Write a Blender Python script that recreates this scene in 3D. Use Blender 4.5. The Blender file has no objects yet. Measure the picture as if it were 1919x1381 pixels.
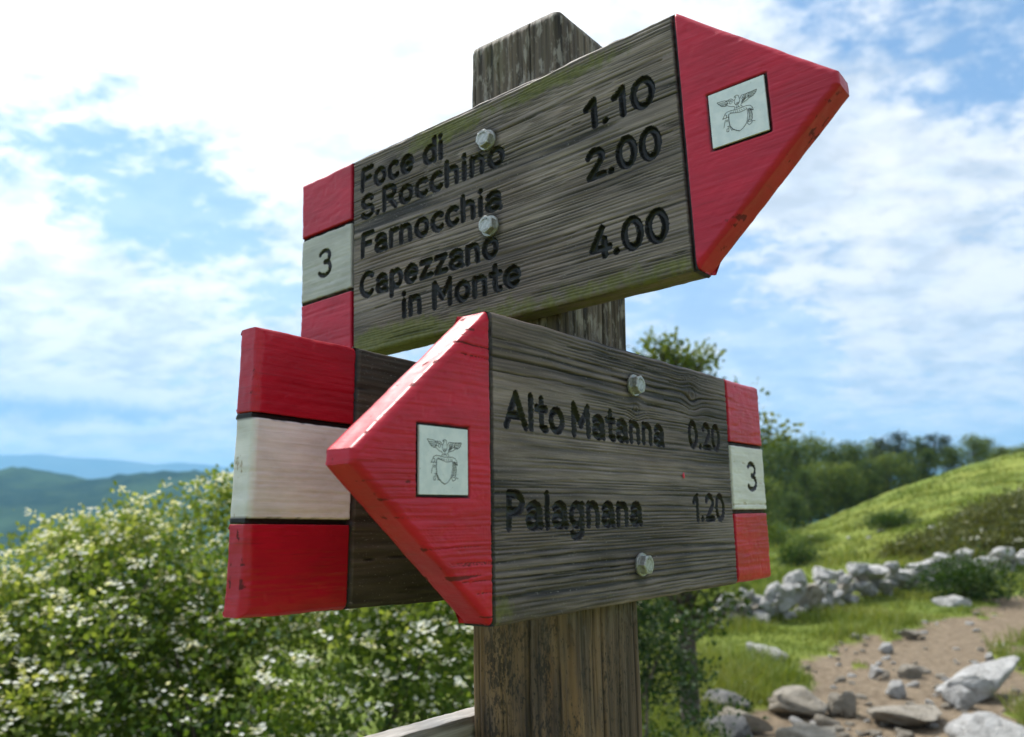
import bpy, math, random
import numpy as np
from mathutils import Vector, Matrix

random.seed(7)
RNG = np.random.default_rng(11)
sc = bpy.context.scene
COL = sc.collection

# ------------------------------------------------------------------ camera
CAM_H = 1.5
PITCH, ROLL, FPX, PW, PH = 0.1894, -0.0122, 1526.4, 1919.0, 1381.0
cp, sp, cr, sr = math.cos(PITCH), math.sin(PITCH), math.cos(ROLL), math.sin(ROLL)
_r0, _u0, FWD = Vector((1, 0, 0)), Vector((0, -sp, cp)), Vector((0, cp, sp))
RIGHT, UP = _r0 * cr + _u0 * sr, _u0 * cr - _r0 * sr
CAMPOS = Vector((0, 0, CAM_H))
cam_data = bpy.data.cameras.new('camera')
cam = bpy.data.objects.new('camera', cam_data)
COL.objects.link(cam)
M3 = Matrix((RIGHT, UP, -FWD)).transposed()
cam.matrix_world = Matrix.Translation(CAMPOS) @ M3.to_4x4()
cam_data.sensor_width = 36
cam_data.lens = 36 * FPX / PW
cam_data.clip_start = 0.02
cam_data.clip_end = 60000
cam_data.dof.use_dof = True
cam_data.dof.focus_distance = 0.61
cam_data.dof.aperture_fstop = 8.5
sc.camera = cam


def ray(px, py):
    return (FWD + RIGHT * ((px - PW / 2) / FPX) - UP * ((py - PH / 2) / FPX)).normalized()


def at_depth(px, py, d):
    r = ray(px, py)
    return CAMPOS + r * (d / r.y)


# ------------------------------------------------------------------ world, sun, exposure
SUN_AZ, SUN_EL = math.radians(-45), math.radians(58)      # azimuth from +Y towards +X
sun_dir = Vector((math.sin(SUN_AZ) * math.cos(SUN_EL), math.cos(SUN_AZ) * math.cos(SUN_EL), math.sin(SUN_EL)))


class NT:
    """small helper to write node graphs"""
    def __init__(self, tree):
        self.t = tree
        self.n = tree.nodes
        self.l = tree.links

    def node(self, typ, **kw):
        nd = self.n.new(typ)
        for k, v in kw.items():
            setattr(nd, k, v)
        return nd

    def put(self, sock, v):
        if hasattr(v, 'is_output'):
            self.l.new(v, sock)
        elif v is not None:
            if sock.type == 'RGBA' and not hasattr(v, '__len__'):
                v = (v, v, v, 1)
            if sock.type == 'RGBA' and len(v) == 3:
                v = tuple(v) + (1,)
            sock.default_value = v

    def math(self, op, a, b=None, c=None, clamp=False):
        nd = self.node('ShaderNodeMath', operation=op)
        nd.use_clamp = clamp
        self.put(nd.inputs[0], a)
        if b is not None:
            self.put(nd.inputs[1], b)
        if c is not None:
            self.put(nd.inputs[2], c)
        return nd.outputs[0]

    def vmath(self, op, a, b=None):
        nd = self.node('ShaderNodeVectorMath', operation=op)
        self.put(nd.inputs[0], a)
        if b is not None:
            self.put(nd.inputs[1], b)
        return nd.outputs['Value'] if op in ('DOT_PRODUCT', 'LENGTH', 'DISTANCE') else nd.outputs[0]

    def ramp(self, v, lo, hi, to0=0.0, to1=1.0, smooth=True):
        nd = self.node('ShaderNodeMapRange')
        nd.interpolation_type = 'SMOOTHSTEP' if smooth else 'LINEAR'
        self.put(nd.inputs[0], v)
        self.put(nd.inputs[1], lo)
        self.put(nd.inputs[2], hi)
        self.put(nd.inputs[3], to0)
        self.put(nd.inputs[4], to1)
        return nd.outputs[0]

    def mix(self, f, a, b, blend='MIX'):
        nd = self.node('ShaderNodeMix', data_type='RGBA', blend_type=blend)
        self.put(nd.inputs['Factor'], f)
        self.put(nd.inputs[6], a)
        self.put(nd.inputs[7], b)
        return nd.outputs[2]

    def noise(self, vec, scale, detail=4, rough=0.5, dist=0.0):
        nd = self.node('ShaderNodeTexNoise')
        if vec is not None:
            self.l.new(vec, nd.inputs['Vector'])
        nd.inputs['Scale'].default_value = scale
        nd.inputs['Detail'].default_value = detail
        nd.inputs['Roughness'].default_value = rough
        nd.inputs['Distortion'].default_value = dist
        return nd.outputs[0]

    def mapping(self, vec, scale=(1, 1, 1), loc=(0, 0, 0), rot=(0, 0, 0)):
        nd = self.node('ShaderNodeMapping')
        self.l.new(vec, nd.inputs[0])
        nd.inputs['Scale'].default_value = scale
        nd.inputs['Location'].default_value = loc
        nd.inputs['Rotation'].default_value = rot
        return nd.outputs[0]

    def attr(self, name):
        nd = self.node('ShaderNodeAttribute')
        nd.attribute_name = name
        return nd.outputs['Fac']

    def coords(self, which='Object'):
        return self.node('ShaderNodeTexCoord').outputs[which]

    def bump(self, h, strength=0.5, dist=0.001):
        nd = self.node('ShaderNodeBump')
        nd.inputs['Strength'].default_value = strength
        nd.inputs['Distance'].default_value = dist
        self.l.new(h, nd.inputs['Height'])
        return nd.outputs[0]


world = bpy.data.worlds.new('World')
sc.world = world
world.use_nodes = True
wt = NT(world.node_tree)
for nd in list(wt.n):
    wt.n.remove(nd)
sky = wt.node('ShaderNodeTexSky', sky_type='NISHITA')
sky.sun_disc = False
sky.sun_elevation = SUN_EL
sky.sun_rotation = SUN_AZ
sky.altitude = 900
sky.air_density = 1.0
sky.dust_density = 1.2
sky.ozone_density = 1.6
gen = wt.coords('Generated')
sep = wt.node('ShaderNodeSeparateXYZ')
wt.l.new(gen, sep.inputs[0])
zc = wt.math('MAXIMUM', sep.outputs[2], 0.0)
den = wt.math('ADD', zc, 0.27)
px_ = wt.math('DIVIDE', sep.outputs[0], den)
py_ = wt.math('DIVIDE', sep.outputs[1], den)
comb = wt.node('ShaderNodeCombineXYZ')
wt.l.new(px_, comb.inputs[0])
wt.l.new(py_, comb.inputs[1])
cp_ = comb.outputs[0]
big = wt.noise(wt.mapping(cp_, (0.9, 1.0, 1), (3.1, 1.7, 0)), 1.1, 3, 0.5, 0.3)
mid = wt.noise(wt.mapping(cp_, (1.0, 1.35, 1), (0.4, 5.2, 0), (0, 0, 0.5)), 4.2, 8, 0.62, 0.25)
fine = wt.noise(wt.mapping(cp_, (1.0, 1.15, 1), (7.4, 2.2, 0), (0, 0, 0.6)), 15.0, 7, 0.62, 0.25)
cov = wt.math('MULTIPLY_ADD', big, 0.45, -0.225)
cov = wt.math('ADD', cov, wt.math('MULTIPLY_ADD', mid, 0.9, -0.45))
cov = wt.math('ADD', cov, wt.math('MULTIPLY_ADD', fine, 0.85, -0.425))


def lobe(px, py, ang, amp):
    global cov
    d = ray(px, py)
    dt = wt.vmath('DOT_PRODUCT', gen, tuple(d))
    f = wt.ramp(dt, math.cos(math.radians(ang)), 1.0, 0.0, amp)
    cov = wt.math('ADD', cov, f)


# gaps in the cloud sheet and thicker banks
for a in ((170, 245, 9, -0.22), (330, 290, 9, -0.26), (440, 350, 7, -0.20), (60, 225, 6, -0.10), (330, 430, 4.5, -0.14), (520, 470, 5, -0.16), (180, 405, 4, -0.12),
          (1760, -40, 11, -0.34), (1900, 130, 5, -0.2), (1440, 575, 7.5, -0.24), (1250, 560, 5, -0.12),
          (1880, 430, 4, -0.10), (1640, 480, 4, -0.08), (650, 40, 3, -0.12),
          (250, -150, 24, 0.40), (700, 120, 19, 0.34), (120, 560, 9, 0.10), (1700, 330, 15, 0.22), (1560, 430, 8, 0.08), (150, 600, 12, 0.14), (1800, 640, 9, 0.08), (1250, 10, 9, 0.16)):
    lobe(*a)
mask = wt.ramp(cov, -0.36, 0.12)
# thin veil everywhere near the horizon
veil = wt.ramp(zc, 0.0, 0.46, 0.90, 0.12)
mask = wt.math('MAXIMUM', mask, veil)
# clouds: brighter where the sun stands behind them, greyer where they are thick
sd = wt.vmath('DOT_PRODUCT', gen, tuple(sun_dir))
glow = wt.ramp(sd, 0.55, 1.0, 0.0, 1.0)
thick = wt.noise(wt.mapping(cp_, (1.1, 1.5, 1), (1.7, 9.1, 0), (0, 0, 0.2)), 4.6, 6, 0.55, 0.3)
shade = wt.ramp(wt.math('ADD', wt.math('MULTIPLY', thick, 0.6), wt.math('MULTIPLY', fine, 0.4)), 0.36, 0.60, 0.72, 1.0)
clb = wt.math('MULTIPLY', shade, wt.math('MULTIPLY_ADD', glow, 4.5, 6.3))
ccol = wt.mix(wt.ramp(thick, 0.38, 0.62), (0.86, 0.92, 1.0), (1.0, 0.99, 0.97))
ccol = wt.vmath('MULTIPLY', ccol, (1, 1, 1))
sc_v = wt.node('ShaderNodeVectorMath', operation='SCALE')
wt.l.new(ccol, sc_v.inputs[0])
wt.l.new(clb, sc_v.inputs['Scale'])
skyc = wt.mix(1.0, sky.outputs[0], (0.74, 0.94, 1.00), 'MULTIPLY')
fin = wt.mix(mask, skyc, sc_v.outputs[0])
# small grey cumulus low over the far hills
for cx_, cy_, wd_, amp_ in ((120, 752, 0.125, 1.0), (0, 748, 0.08, 1.0), (275, 766, 0.07, 0.8)):
    dv = wt.vmath('SUBTRACT', gen, tuple(ray(cx_, cy_)))
    dv = wt.vmath('MULTIPLY', dv, (1.0, 1.0, 4.2))
    bl_ = wt.math('ADD', wt.vmath('LENGTH', dv), wt.math('MULTIPLY_ADD', wt.noise(gen, 34, 5, 0.6), 0.16, -0.08))
    cm = wt.ramp(bl_, wd_, wd_ * 0.35, 0.0, amp_ * 0.9)
    sepc = wt.node('ShaderNodeSeparateXYZ')
    wt.l.new(dv, sepc.inputs[0])
    cc_ = wt.mix(wt.ramp(wt.math('ADD', sepc.outputs[2], wt.math('MULTIPLY_ADD', wt.noise(gen, 60, 4, 0.6), 0.08, -0.04)), -0.03, 0.04), (2.3, 3.3, 4.4), (5.8, 6.0, 6.1))
    fin = wt.mix(cm, fin, cc_)
bg = wt.node('ShaderNodeBackground')
wt.l.new(fin, bg.inputs[0])
bg.inputs[1].default_value = 0.10
wo = wt.node('ShaderNodeOutputWorld')
wt.l.new(bg.outputs[0], wo.inputs[0])

sun_l = bpy.data.lights.new('sun', 'SUN')
sun_l.energy = 3.2
sun_l.angle = math.radians(6)
sun_l.color = (1.0, 0.96, 0.90)
sun_o = bpy.data.objects.new('sun', sun_l)
COL.objects.link(sun_o)
sun_o.rotation_euler = (-sun_dir).to_track_quat('-Z', 'Y').to_euler()

sc.view_settings.view_transform = 'Standard'
sc.view_settings.look = 'None'
sc.view_settings.gamma = 1.0
sc.view_settings.use_curve_mapping = False
sc.view_settings.exposure = 0.92
sc.cycles.max_bounces = 8
sc.cycles.transparent_max_bounces = 8


# ------------------------------------------------------------------ numpy noise
_T = np.random.default_rng(5).random((16, 256, 256))


def vn(x, y, seed=0):
    t = _T[seed % 16]
    ox, oy = (seed * 37) % 251, (seed * 91) % 241
    xi = np.floor(x).astype(np.int64)
    yi = np.floor(y).astype(np.int64)
    fx = x - xi
    fy = y - yi
    fx = fx * fx * (3 - 2 * fx)
    fy = fy * fy * (3 - 2 * fy)
    a = t[(xi + ox) & 255, (yi + oy) & 255]
    b = t[(xi + ox + 1) & 255, (yi + oy) & 255]
    c = t[(xi + ox) & 255, (yi + oy + 1) & 255]
    d = t[(xi + ox + 1) & 255, (yi + oy + 1) & 255]
    return (a * (1 - fx) + b * fx) * (1 - fy) + (c * (1 - fx) + d * fx) * fy


def fbm(x, y, o=4, seed=0, g=0.5):
    s, a, n = 0, 1, 0
    for i in range(o):
        s = s + a * vn(x * 2 ** i, y * 2 ** i, seed + i)
        n += a
        a *= g
    return s / n


def sstep(a, b, x):
    t = np.clip((x - a) / (b - a), 0, 1)
    return t * t * (3 - 2 * t)


# ------------------------------------------------------------------ mesh helpers
def mesh_np(name, V, F, mat=None, attrs=None, smooth=True):
    """V (n,3); F list of arrays of shape (m,k)"""
    me = bpy.data.meshes.new(name)
    V = np.asarray(V, np.float32)
    if not isinstance(F, (list, tuple)):
        F = [F]
    F = [np.asarray(f, np.int32) for f in F if len(f)]
    me.vertices.add(len(V))
    me.vertices.foreach_set('co', V.ravel())
    loops = np.concatenate([f.ravel() for f in F])
    tot = np.concatenate([np.full(len(f), f.shape[1], np.int32) for f in F])
    start = np.concatenate([[0], np.cumsum(tot)[:-1]]).astype(np.int32)
    me.loops.add(len(loops))
    me.loops.foreach_set('vertex_index', loops)
    me.polygons.add(len(tot))
    me.polygons.foreach_set('loop_start', start)
    me.polygons.foreach_set('loop_total', tot)
    me.polygons.foreach_set('use_smooth', np.full(len(tot), smooth, bool))
    me.update(calc_edges=True)
    for k, v in (attrs or {}).items():
        a = me.attributes.new(k, 'FLOAT', 'POINT')
        a.data.foreach_set('value', np.asarray(v, np.float32))
    if mat:
        me.materials.append(mat)
    return me


def link(name, me, parent=None, loc=None, rot=None):
    o = bpy.data.objects.new(name, me)
    COL.objects.link(o)
    if parent is not None:
        o.parent = parent
    if loc is not None:
        o.location = loc
    if rot is not None:
        o.rotation_euler = rot
    return o


def tag(o, label, cat, group=None):
    o['label'] = label
    o['category'] = cat
    if group:
        o['group'] = group
    return o


def struct(o, kind='structure'):
    o['kind'] = kind
    return o


def grid_faces(nu, nv, base=0):
    i = np.arange(nu - 1)[:, None]
    j = np.arange(nv - 1)[None, :]
    a = i * nv + j + base
    return np.stack([a, a + nv, a + nv + 1, a + 1], -1).reshape(-1, 4)


def principled(name):
    m = bpy.data.materials.new(name)
    m.use_nodes = True
    t = NT(m.node_tree)
    b = t.n['Principled BSDF']
    b.inputs['Specular IOR Level'].default_value = 0.4
    return m, t, b


# ------------------------------------------------------------------ materials: wood and paint
def wood_material(name, dark, light, tint, mossy=1.0, seed=0.0, rough=0.62):
    m, t, b = principled(name)
    co = t.coords('Object')
    g = t.attr('grain')
    ink = t.attr('ink')
    crack = t.attr('crack')  # cracks, plus the shade and dirt painted round the sign bolts
    moss = t.attr('moss')
    c = t.mix(g, dark, light)
    blot = t.noise(t.mapping(co, (9, 9, 26), (seed, seed * 2, 0)), 1.0, 5, 0.6)
    c = t.mix(t.ramp(blot, 0.38, 0.66, 0, 0.75), c, tint, 'MULTIPLY')
    fib = t.noise(t.mapping(co, (60, 400, 1700), (seed, 1, 0)), 1.0, 3, 0.6)
    c = t.mix(t.ramp(fib, 0.35, 0.65, 0.25, 0.0), c, (0.02, 0.018, 0.016))
    speck = t.noise(t.mapping(co, (420, 420, 900), (seed, 3, 1)), 1.0, 2, 0.5)
    c = t.mix(t.ramp(speck, 0.64, 0.74, 0, 0.45), c, (0.30, 0.28, 0.25))
    mn = t.noise(co, 70, 6, 0.7)
    mm = t.math('MULTIPLY', t.ramp(t.math('ADD', mn, t.math('MULTIPLY_ADD', moss, 0.75, -0.5)), 0.26, 0.52), mossy, clamp=True)
    mcol = t.mix(t.noise(co, 240, 3), (0.045, 0.055, 0.010), (0.20, 0.20, 0.045))
    c = t.mix(t.math('MULTIPLY', mm, 0.85), c, mcol)
    c = t.mix(t.math('MULTIPLY', crack, 0.9), c, (0.010, 0.009, 0.008))  # wood cracks, plus the shade painted round the sign bolts
    c = t.mix(ink, c, (0.007, 0.008, 0.009))
    t.put(b.inputs['Base Color'], c)
    r = t.math('MULTIPLY_ADD', fib, 0.3, rough - 0.15)
    r = t.mix(ink, r, 0.42)
    t.put(b.inputs['Roughness'], r)
    h = t.math('ADD', t.math('MULTIPLY', fib, 0.6), t.math('MULTIPLY', speck, 0.5))
    t.put(b.inputs['Normal'], t.bump(h, 0.55, 0.0006))
    return m


def paint_material(name, base, wornc, seed=0.0, rough=0.42, dirt=0.25, wearamt=1.0):
    m, t, b = principled(name)
    co = t.coords('Object')
    ink = t.attr('ink')
    wear = t.attr('wear')
    n1 = t.noise(t.mapping(co, (14, 14, 40), (seed, seed, 0)), 1.0, 5, 0.6)
    c = t.mix(t.ramp(n1, 0.3, 0.7), tuple(x * 0.80 for x in base), tuple(min(1, x * 1.10) for x in base))
    st = t.noise(t.mapping(co, (30, 30, 700), (seed, 0, 2)), 1.0, 4, 0.6)
    c = t.mix(t.ramp(st, 0.56, 0.74, 0, dirt), c, wornc)
    sp = t.noise(co, 520, 3, 0.6)
    wv = t.math('ADD', t.math('MULTIPLY', wear, wearamt), t.math('MULTIPLY_ADD', sp, 0.5, -0.25))
    chip = t.ramp(wv, 0.52, 0.66)
    c = t.mix(t.math('MULTIPLY', chip, 0.85), c, wornc)
    c = t.mix(ink, c, (0.007, 0.007, 0.008))
    t.put(b.inputs['Base Color'], c)
    r = t.math('MULTIPLY_ADD', sp, 0.25, rough - 0.12)
    r = t.mix(chip, r, 0.8)
    t.put(b.inputs['Roughness'], r)
    h = t.math('ADD', t.math('MULTIPLY', st, 0.8), t.math('MULTIPLY', chip, -0.5))
    h = t.math('ADD', h, t.math('MULTIPLY', t.noise(co, 130, 4, 0.6), 0.7))
    t.put(b.inputs['Normal'], t.bump(h, 0.32, 0.0006))
    return m


W_A = wood_material('grey wood upper sign', (0.024, 0.0195, 0.0175), (0.39, 0.318, 0.278), (0.70, 0.63, 0.60), 1.0, 0.3)
W_B = wood_material('grey wood lower sign', (0.013, 0.0105, 0.0098), (0.325, 0.262, 0.232), (0.66, 0.60, 0.58), 0.8, 4.1)
W_C = wood_material('shaded wood rear sign', (0.030, 0.024, 0.017), (0.13, 0.11, 0.085), (0.7, 0.66, 0.6), 0.6, 8.3)  # wood tone darkened: the shade behind the front sign is in the colour
INK = wood_material('black routed paint', (0.005, 0.005, 0.006), (0.022, 0.022, 0.022), (0.8, 0.8, 0.8), 0.0, 2.2, 0.42)
RED_A = paint_material('red paint upper sign', (0.48, 0.007, 0.034), (0.10, 0.012, 0.014), 1.0, 0.42, 0.30)
RED_B = paint_material('red paint lower sign', (0.50, 0.004, 0.024), (0.09, 0.015, 0.013), 5.0, 0.40, 0.30)
RED_C = paint_material('red paint rear sign', (0.42, 0.003, 0.018), (0.06, 0.008, 0.010), 9.0, 0.38, 0.40)
WHITE_A = paint_material('grey white paint', (0.45, 0.45, 0.425), (0.30, 0.28, 0.23), 2.0, 0.5, 0.18)
WHITE_B = paint_material('white paint', (0.70, 0.70, 0.66), (0.42, 0.38, 0.26), 3.0, 0.5, 0.35)
WHITE_C = paint_material('chalky white paint', (0.70, 0.675, 0.665), (0.36, 0.29, 0.22), 6.0, 0.6, 0.30)

# ------------------------------------------------------------------ routed lettering (single-stroke glyphs)


def arc(cx, cy, rx, ry, a0, a1, n=14):
    return [(cx + rx * math.cos(math.radians(a0 + (a1 - a0) * i / n)), cy + ry * math.sin(math.radians(a0 + (a1 - a0) * i / n))) for i in range(n + 1)]


GL = {
    'o': (.60, [arc(.30, .37, .20, .28, 0, 360, 20)]),
    'c': (.53, [arc(.30, .37, .20, .28, 48, 312)]),
    'e': (.60, [[(.10, .38), (.50, .38)] + arc(.30, .37, .20, .28, 5, 318, 18)]),
    'a': (.58, [arc(.28, .48, .18, .17, 155, 0, 10) + [(.46, .16), (.50, .09)], arc(.27, .24, .18, .15, 0, 360, 16)]),
    'n': (.60, [[(.12, .65), (.12, .09)], arc(.29, .45, .17, .20, 180, 0, 10) + [(.46, .09)]]),
    'h': (.60, [[(.12, .91), (.12, .09)], arc(.29, .45, .17, .20, 180, 0, 10) + [(.46, .09)]]),
    'i': (.25, [[(.12, .62), (.12, .09)], [(.12, .88), (.12, .885)]]),
    'r': (.40, [[(.12, .65), (.12, .09)], arc(.30, .43, .18, .22, 180, 70, 8)]),
    'd': (.60, [arc(.29, .37, .19, .28, 0, 360, 20), [(.48, .91), (.48, .09)]]),
    'p': (.60, [[(.12, .65), (.12, -.20)], arc(.31, .37, .19, .28, 0, 360, 20)]),
    'g': (.60, [arc(.29, .37, .19, .28, 0, 360, 20), [(.48, .65), (.48, -.06)] + arc(.29, -.06, .19, .15, 0, -150, 10)]),
    'z': (.56, [[(.10, .63), (.46, .63), (.10, .11), (.48, .11)]]),
    't': (.44, [[(.21, .88), (.21, .22)] + arc(.33, .22, .12, .13, 180, 285, 6), [(.06, .63), (.36, .63)]]),
    'l': (.26, [[(.12, .91), (.12, .09)]]),
    'F': (.58, [[(.52, .90), (.13, .90), (.10, .09)], [(.12, .52), (.44, .52)]]),
    'S': (.62, [arc(.32, .70, .20, .20, 25, 265, 12) + arc(.31, .30, .22, .21, 80, -155, 12)]),
    'R': (.66, [[(.12, .09), (.12, .91), (.34, .91)] + arc(.34, .71, .20, .20, 90, -90, 10) + [(.12, .51)], [(.30, .51), (.56, .09)]]),
    'C': (.70, [arc(.38, .50, .28, .41, 48, 312, 18)]),
    'M': (.82, [[(.12, .09), (.12, .91), (.40, .36), (.68, .91), (.68, .09)]]),
    'A': (.72, [[(.06, .09), (.36, .91), (.66, .09)], [(.18, .36), (.54, .36)]]),
    'P': (.60, [[(.12, .09), (.12, .91), (.30, .91)] + arc(.30, .69, .21, .22, 90, -90, 10) + [(.12, .47)]]),
    '0': (.66, [arc(.32, .50, .22, .41, 0, 360, 24)]),
    '1': (.46, [[(.10, .70), (.30, .90), (.30, .09)]]),
    '2': (.64, [arc(.31, .68, .20, .23, 165, -25, 12) + [(.11, .11), (.54, .11)]]),
    '3': (.60, [arc(.28, .71, .19, .20, 150, -85, 12), arc(.28, .31, .22, .22, 88, -150, 14)]),
    '4': (.66, [[(.40, .91), (.09, .32), (.58, .32)], [(.44, .58), (.44, .09)]]),
    '.': (.26, [[(.11, .11), (.115, .11)]]),
    ' ': (.30, []),
}


def layout(text, x0, x1, zbase, cap, sw):
    """-> list of (polylines in metres, half stroke) one per character, scaled to span x0..x1"""
    adv = sum(GL[c][0] for c in text)
    # outer extents: first glyph starts about .0, last ends at adv-.1
    k = (x1 - x0) / ((adv - 0.10) * cap)
    out = []
    cx = 0.0
    for c in text:
        w, pl = GL[c]
        if pl:
            out.append([[(x0 + (cx + px) * cap * k, zbase + py * cap + random.uniform(-.0002, .0002)) for px, py in q] for q in pl])
        cx += w
    return [(q, sw / 2) for q in out]


def letters_sdf(X, Z, letters):
    """signed distance to stroke edge and letter index, on the grid"""
    S = np.full(X.shape, 1.0)
    ID = np.full(X.shape, -1, np.int32)
    for k, (pls, hw) in enumerate(letters):
        pts = np.array([p for q in pls for p in q])
        m = 0.006
        sel = (X > pts[:, 0].min() - m) & (X < pts[:, 0].max() + m) & (Z > pts[:, 1].min() - m) & (Z < pts[:, 1].max() + m)
        if not sel.any():
            continue
        xs, zs = X[sel], Z[sel]
        d = np.full(xs.shape, 1.0)
        for q in pls:
            for (ax, az), (bx, bz) in zip(q[:-1], q[1:]):
                dx, dz = bx - ax, bz - az
                L = dx * dx + dz * dz + 1e-12
                tt = np.clip(((xs - ax) * dx + (zs - az) * dz) / L, 0, 1)
                d = np.minimum(d, np.hypot(xs - ax - tt * dx, zs - az - tt * dz))
        d = d - hw + 0.0005 * (vn(xs * 500, zs * 700, 3) - 0.5)
        old = S[sel]
        b = d < old
        old[b] = d[b]
        S[sel] = old
        idd = ID[sel]
        idd[b & (d < 0.0008)] = k
        ID[sel] = idd
    return S, ID


# ------------------------------------------------------------------ wood relief
def wood_field(X, Z, seed, knots=(), cracks=(), ridge_f=330.0, warp=0.0035):
    g = Z + warp * (fbm(X * 5, Z * 14, 4, seed) - 0.5) * 2
    ring = np.zeros_like(X)
    for kx, kz, a, b in knots:
        r2 = ((X - kx) / a) ** 2 + ((Z - kz) / b) ** 2
        g = g + (g - kz) * -0.80 * np.exp(-r2 / 3.0) + 0.25 * b * np.exp(-r2 / 6)
        ring = np.maximum(ring, np.exp(-(r2 / 1.2) ** 3) * (0.45 + 0.55 * np.sin(np.sqrt(r2) * 9.0)))
    ph = g * ridge_f + 7.0 * vn(g * 38, X * 0.7, seed + 1) + 2.0 * vn(g * 130, X * 1.5, seed + 16) + 0.8 * vn(g * 260, X * 3.5, seed + 2)
    tt = ph - np.floor(ph)
    amp = sstep(0.22, 0.56, fbm(X * 5, Z * 26, 3, seed + 5)) * (0.60 + 0.40 * vn(X * 7, ph * 0.9, seed + 14))
    late = sstep(0.50, 0.82, tt) * (1 - sstep(0.90, 1.0, tt))
    ridge = 1 - late
    fib = vn(g * 1500, X * 55, seed + 3)
    fib2 = vn(g * 800, X * 30, seed + 6)
    chk = sstep(0.80, 0.90, vn(g * 620, X * 9, seed + 4)) * sstep(0.4, 0.6, vn(X * 21, Z * 90, seed + 7))
    cr = 0.55 * chk
    for x0, x1, z0, w in cracks:
        wob = 0.0012 * (vn(X * 22, X * 0 + z0 * 999, seed + 8) - 0.5) * 2
        tp = sstep(x0, x0 + 0.02, X) * (1 - sstep(x1 - 0.03, x1, X))
        ww = w * (0.35 + 0.65 * tp) * (0.6 + 0.8 * vn(X * 60, X * 0 + z0 * 777, seed + 9))
        cr = np.maximum(cr, np.exp(-((g + wob - z0) / ww) ** 4) * (tp > 0.02))
    stk = vn(g * 620, X * 26, seed + 12)
    big = fbm(X * 9, g * 60, 4, seed + 13)
    h = -0.0010 * amp * late - 0.00035 * fib - 0.0003 * stk - 0.0016 * cr + 0.0012 * (fbm(X * 16, Z * 22, 3, seed + 10) - 0.5)
    h = h - 0.0006 * ring
    col = 0.06 - 0.50 * late * amp + 0.20 * fib + 0.24 * fib2 + 0.26 * stk + 0.42 * (big - .35)
    silver = sstep(.52, .72, fbm(X * 7 + 3, Z * 24, 4, seed + 17))
    col = col + 0.22 * silver - 0.16 * sstep(.52, .70, fbm(X * 6 + 31, Z * 16, 4, seed + 18))
    col = np.clip(((col - 0.36) * 1.12 + 0.355) * (1 - 0.5 * ring), 0, 1)
    return h, col, np.clip(cr, 0, 1), g


def spaced(L, step, lo_fine, hi_fine, r=0.004):
    n = max(3, int(L / step))
    u = list(np.linspace(0, L, n + 1))
    f = [0.0, 0.00008, 0.0003, 0.0007, 0.0012, 0.0019, 0.0027, 0.0035]
    if lo_fine:
        u = f + [x for x in u if x > 0.0039]
    if hi_fine:
        u = [x for x in u if x < L - 0.0039] + [L - x for x in reversed(f)]
    return np.array(u) / L


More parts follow.
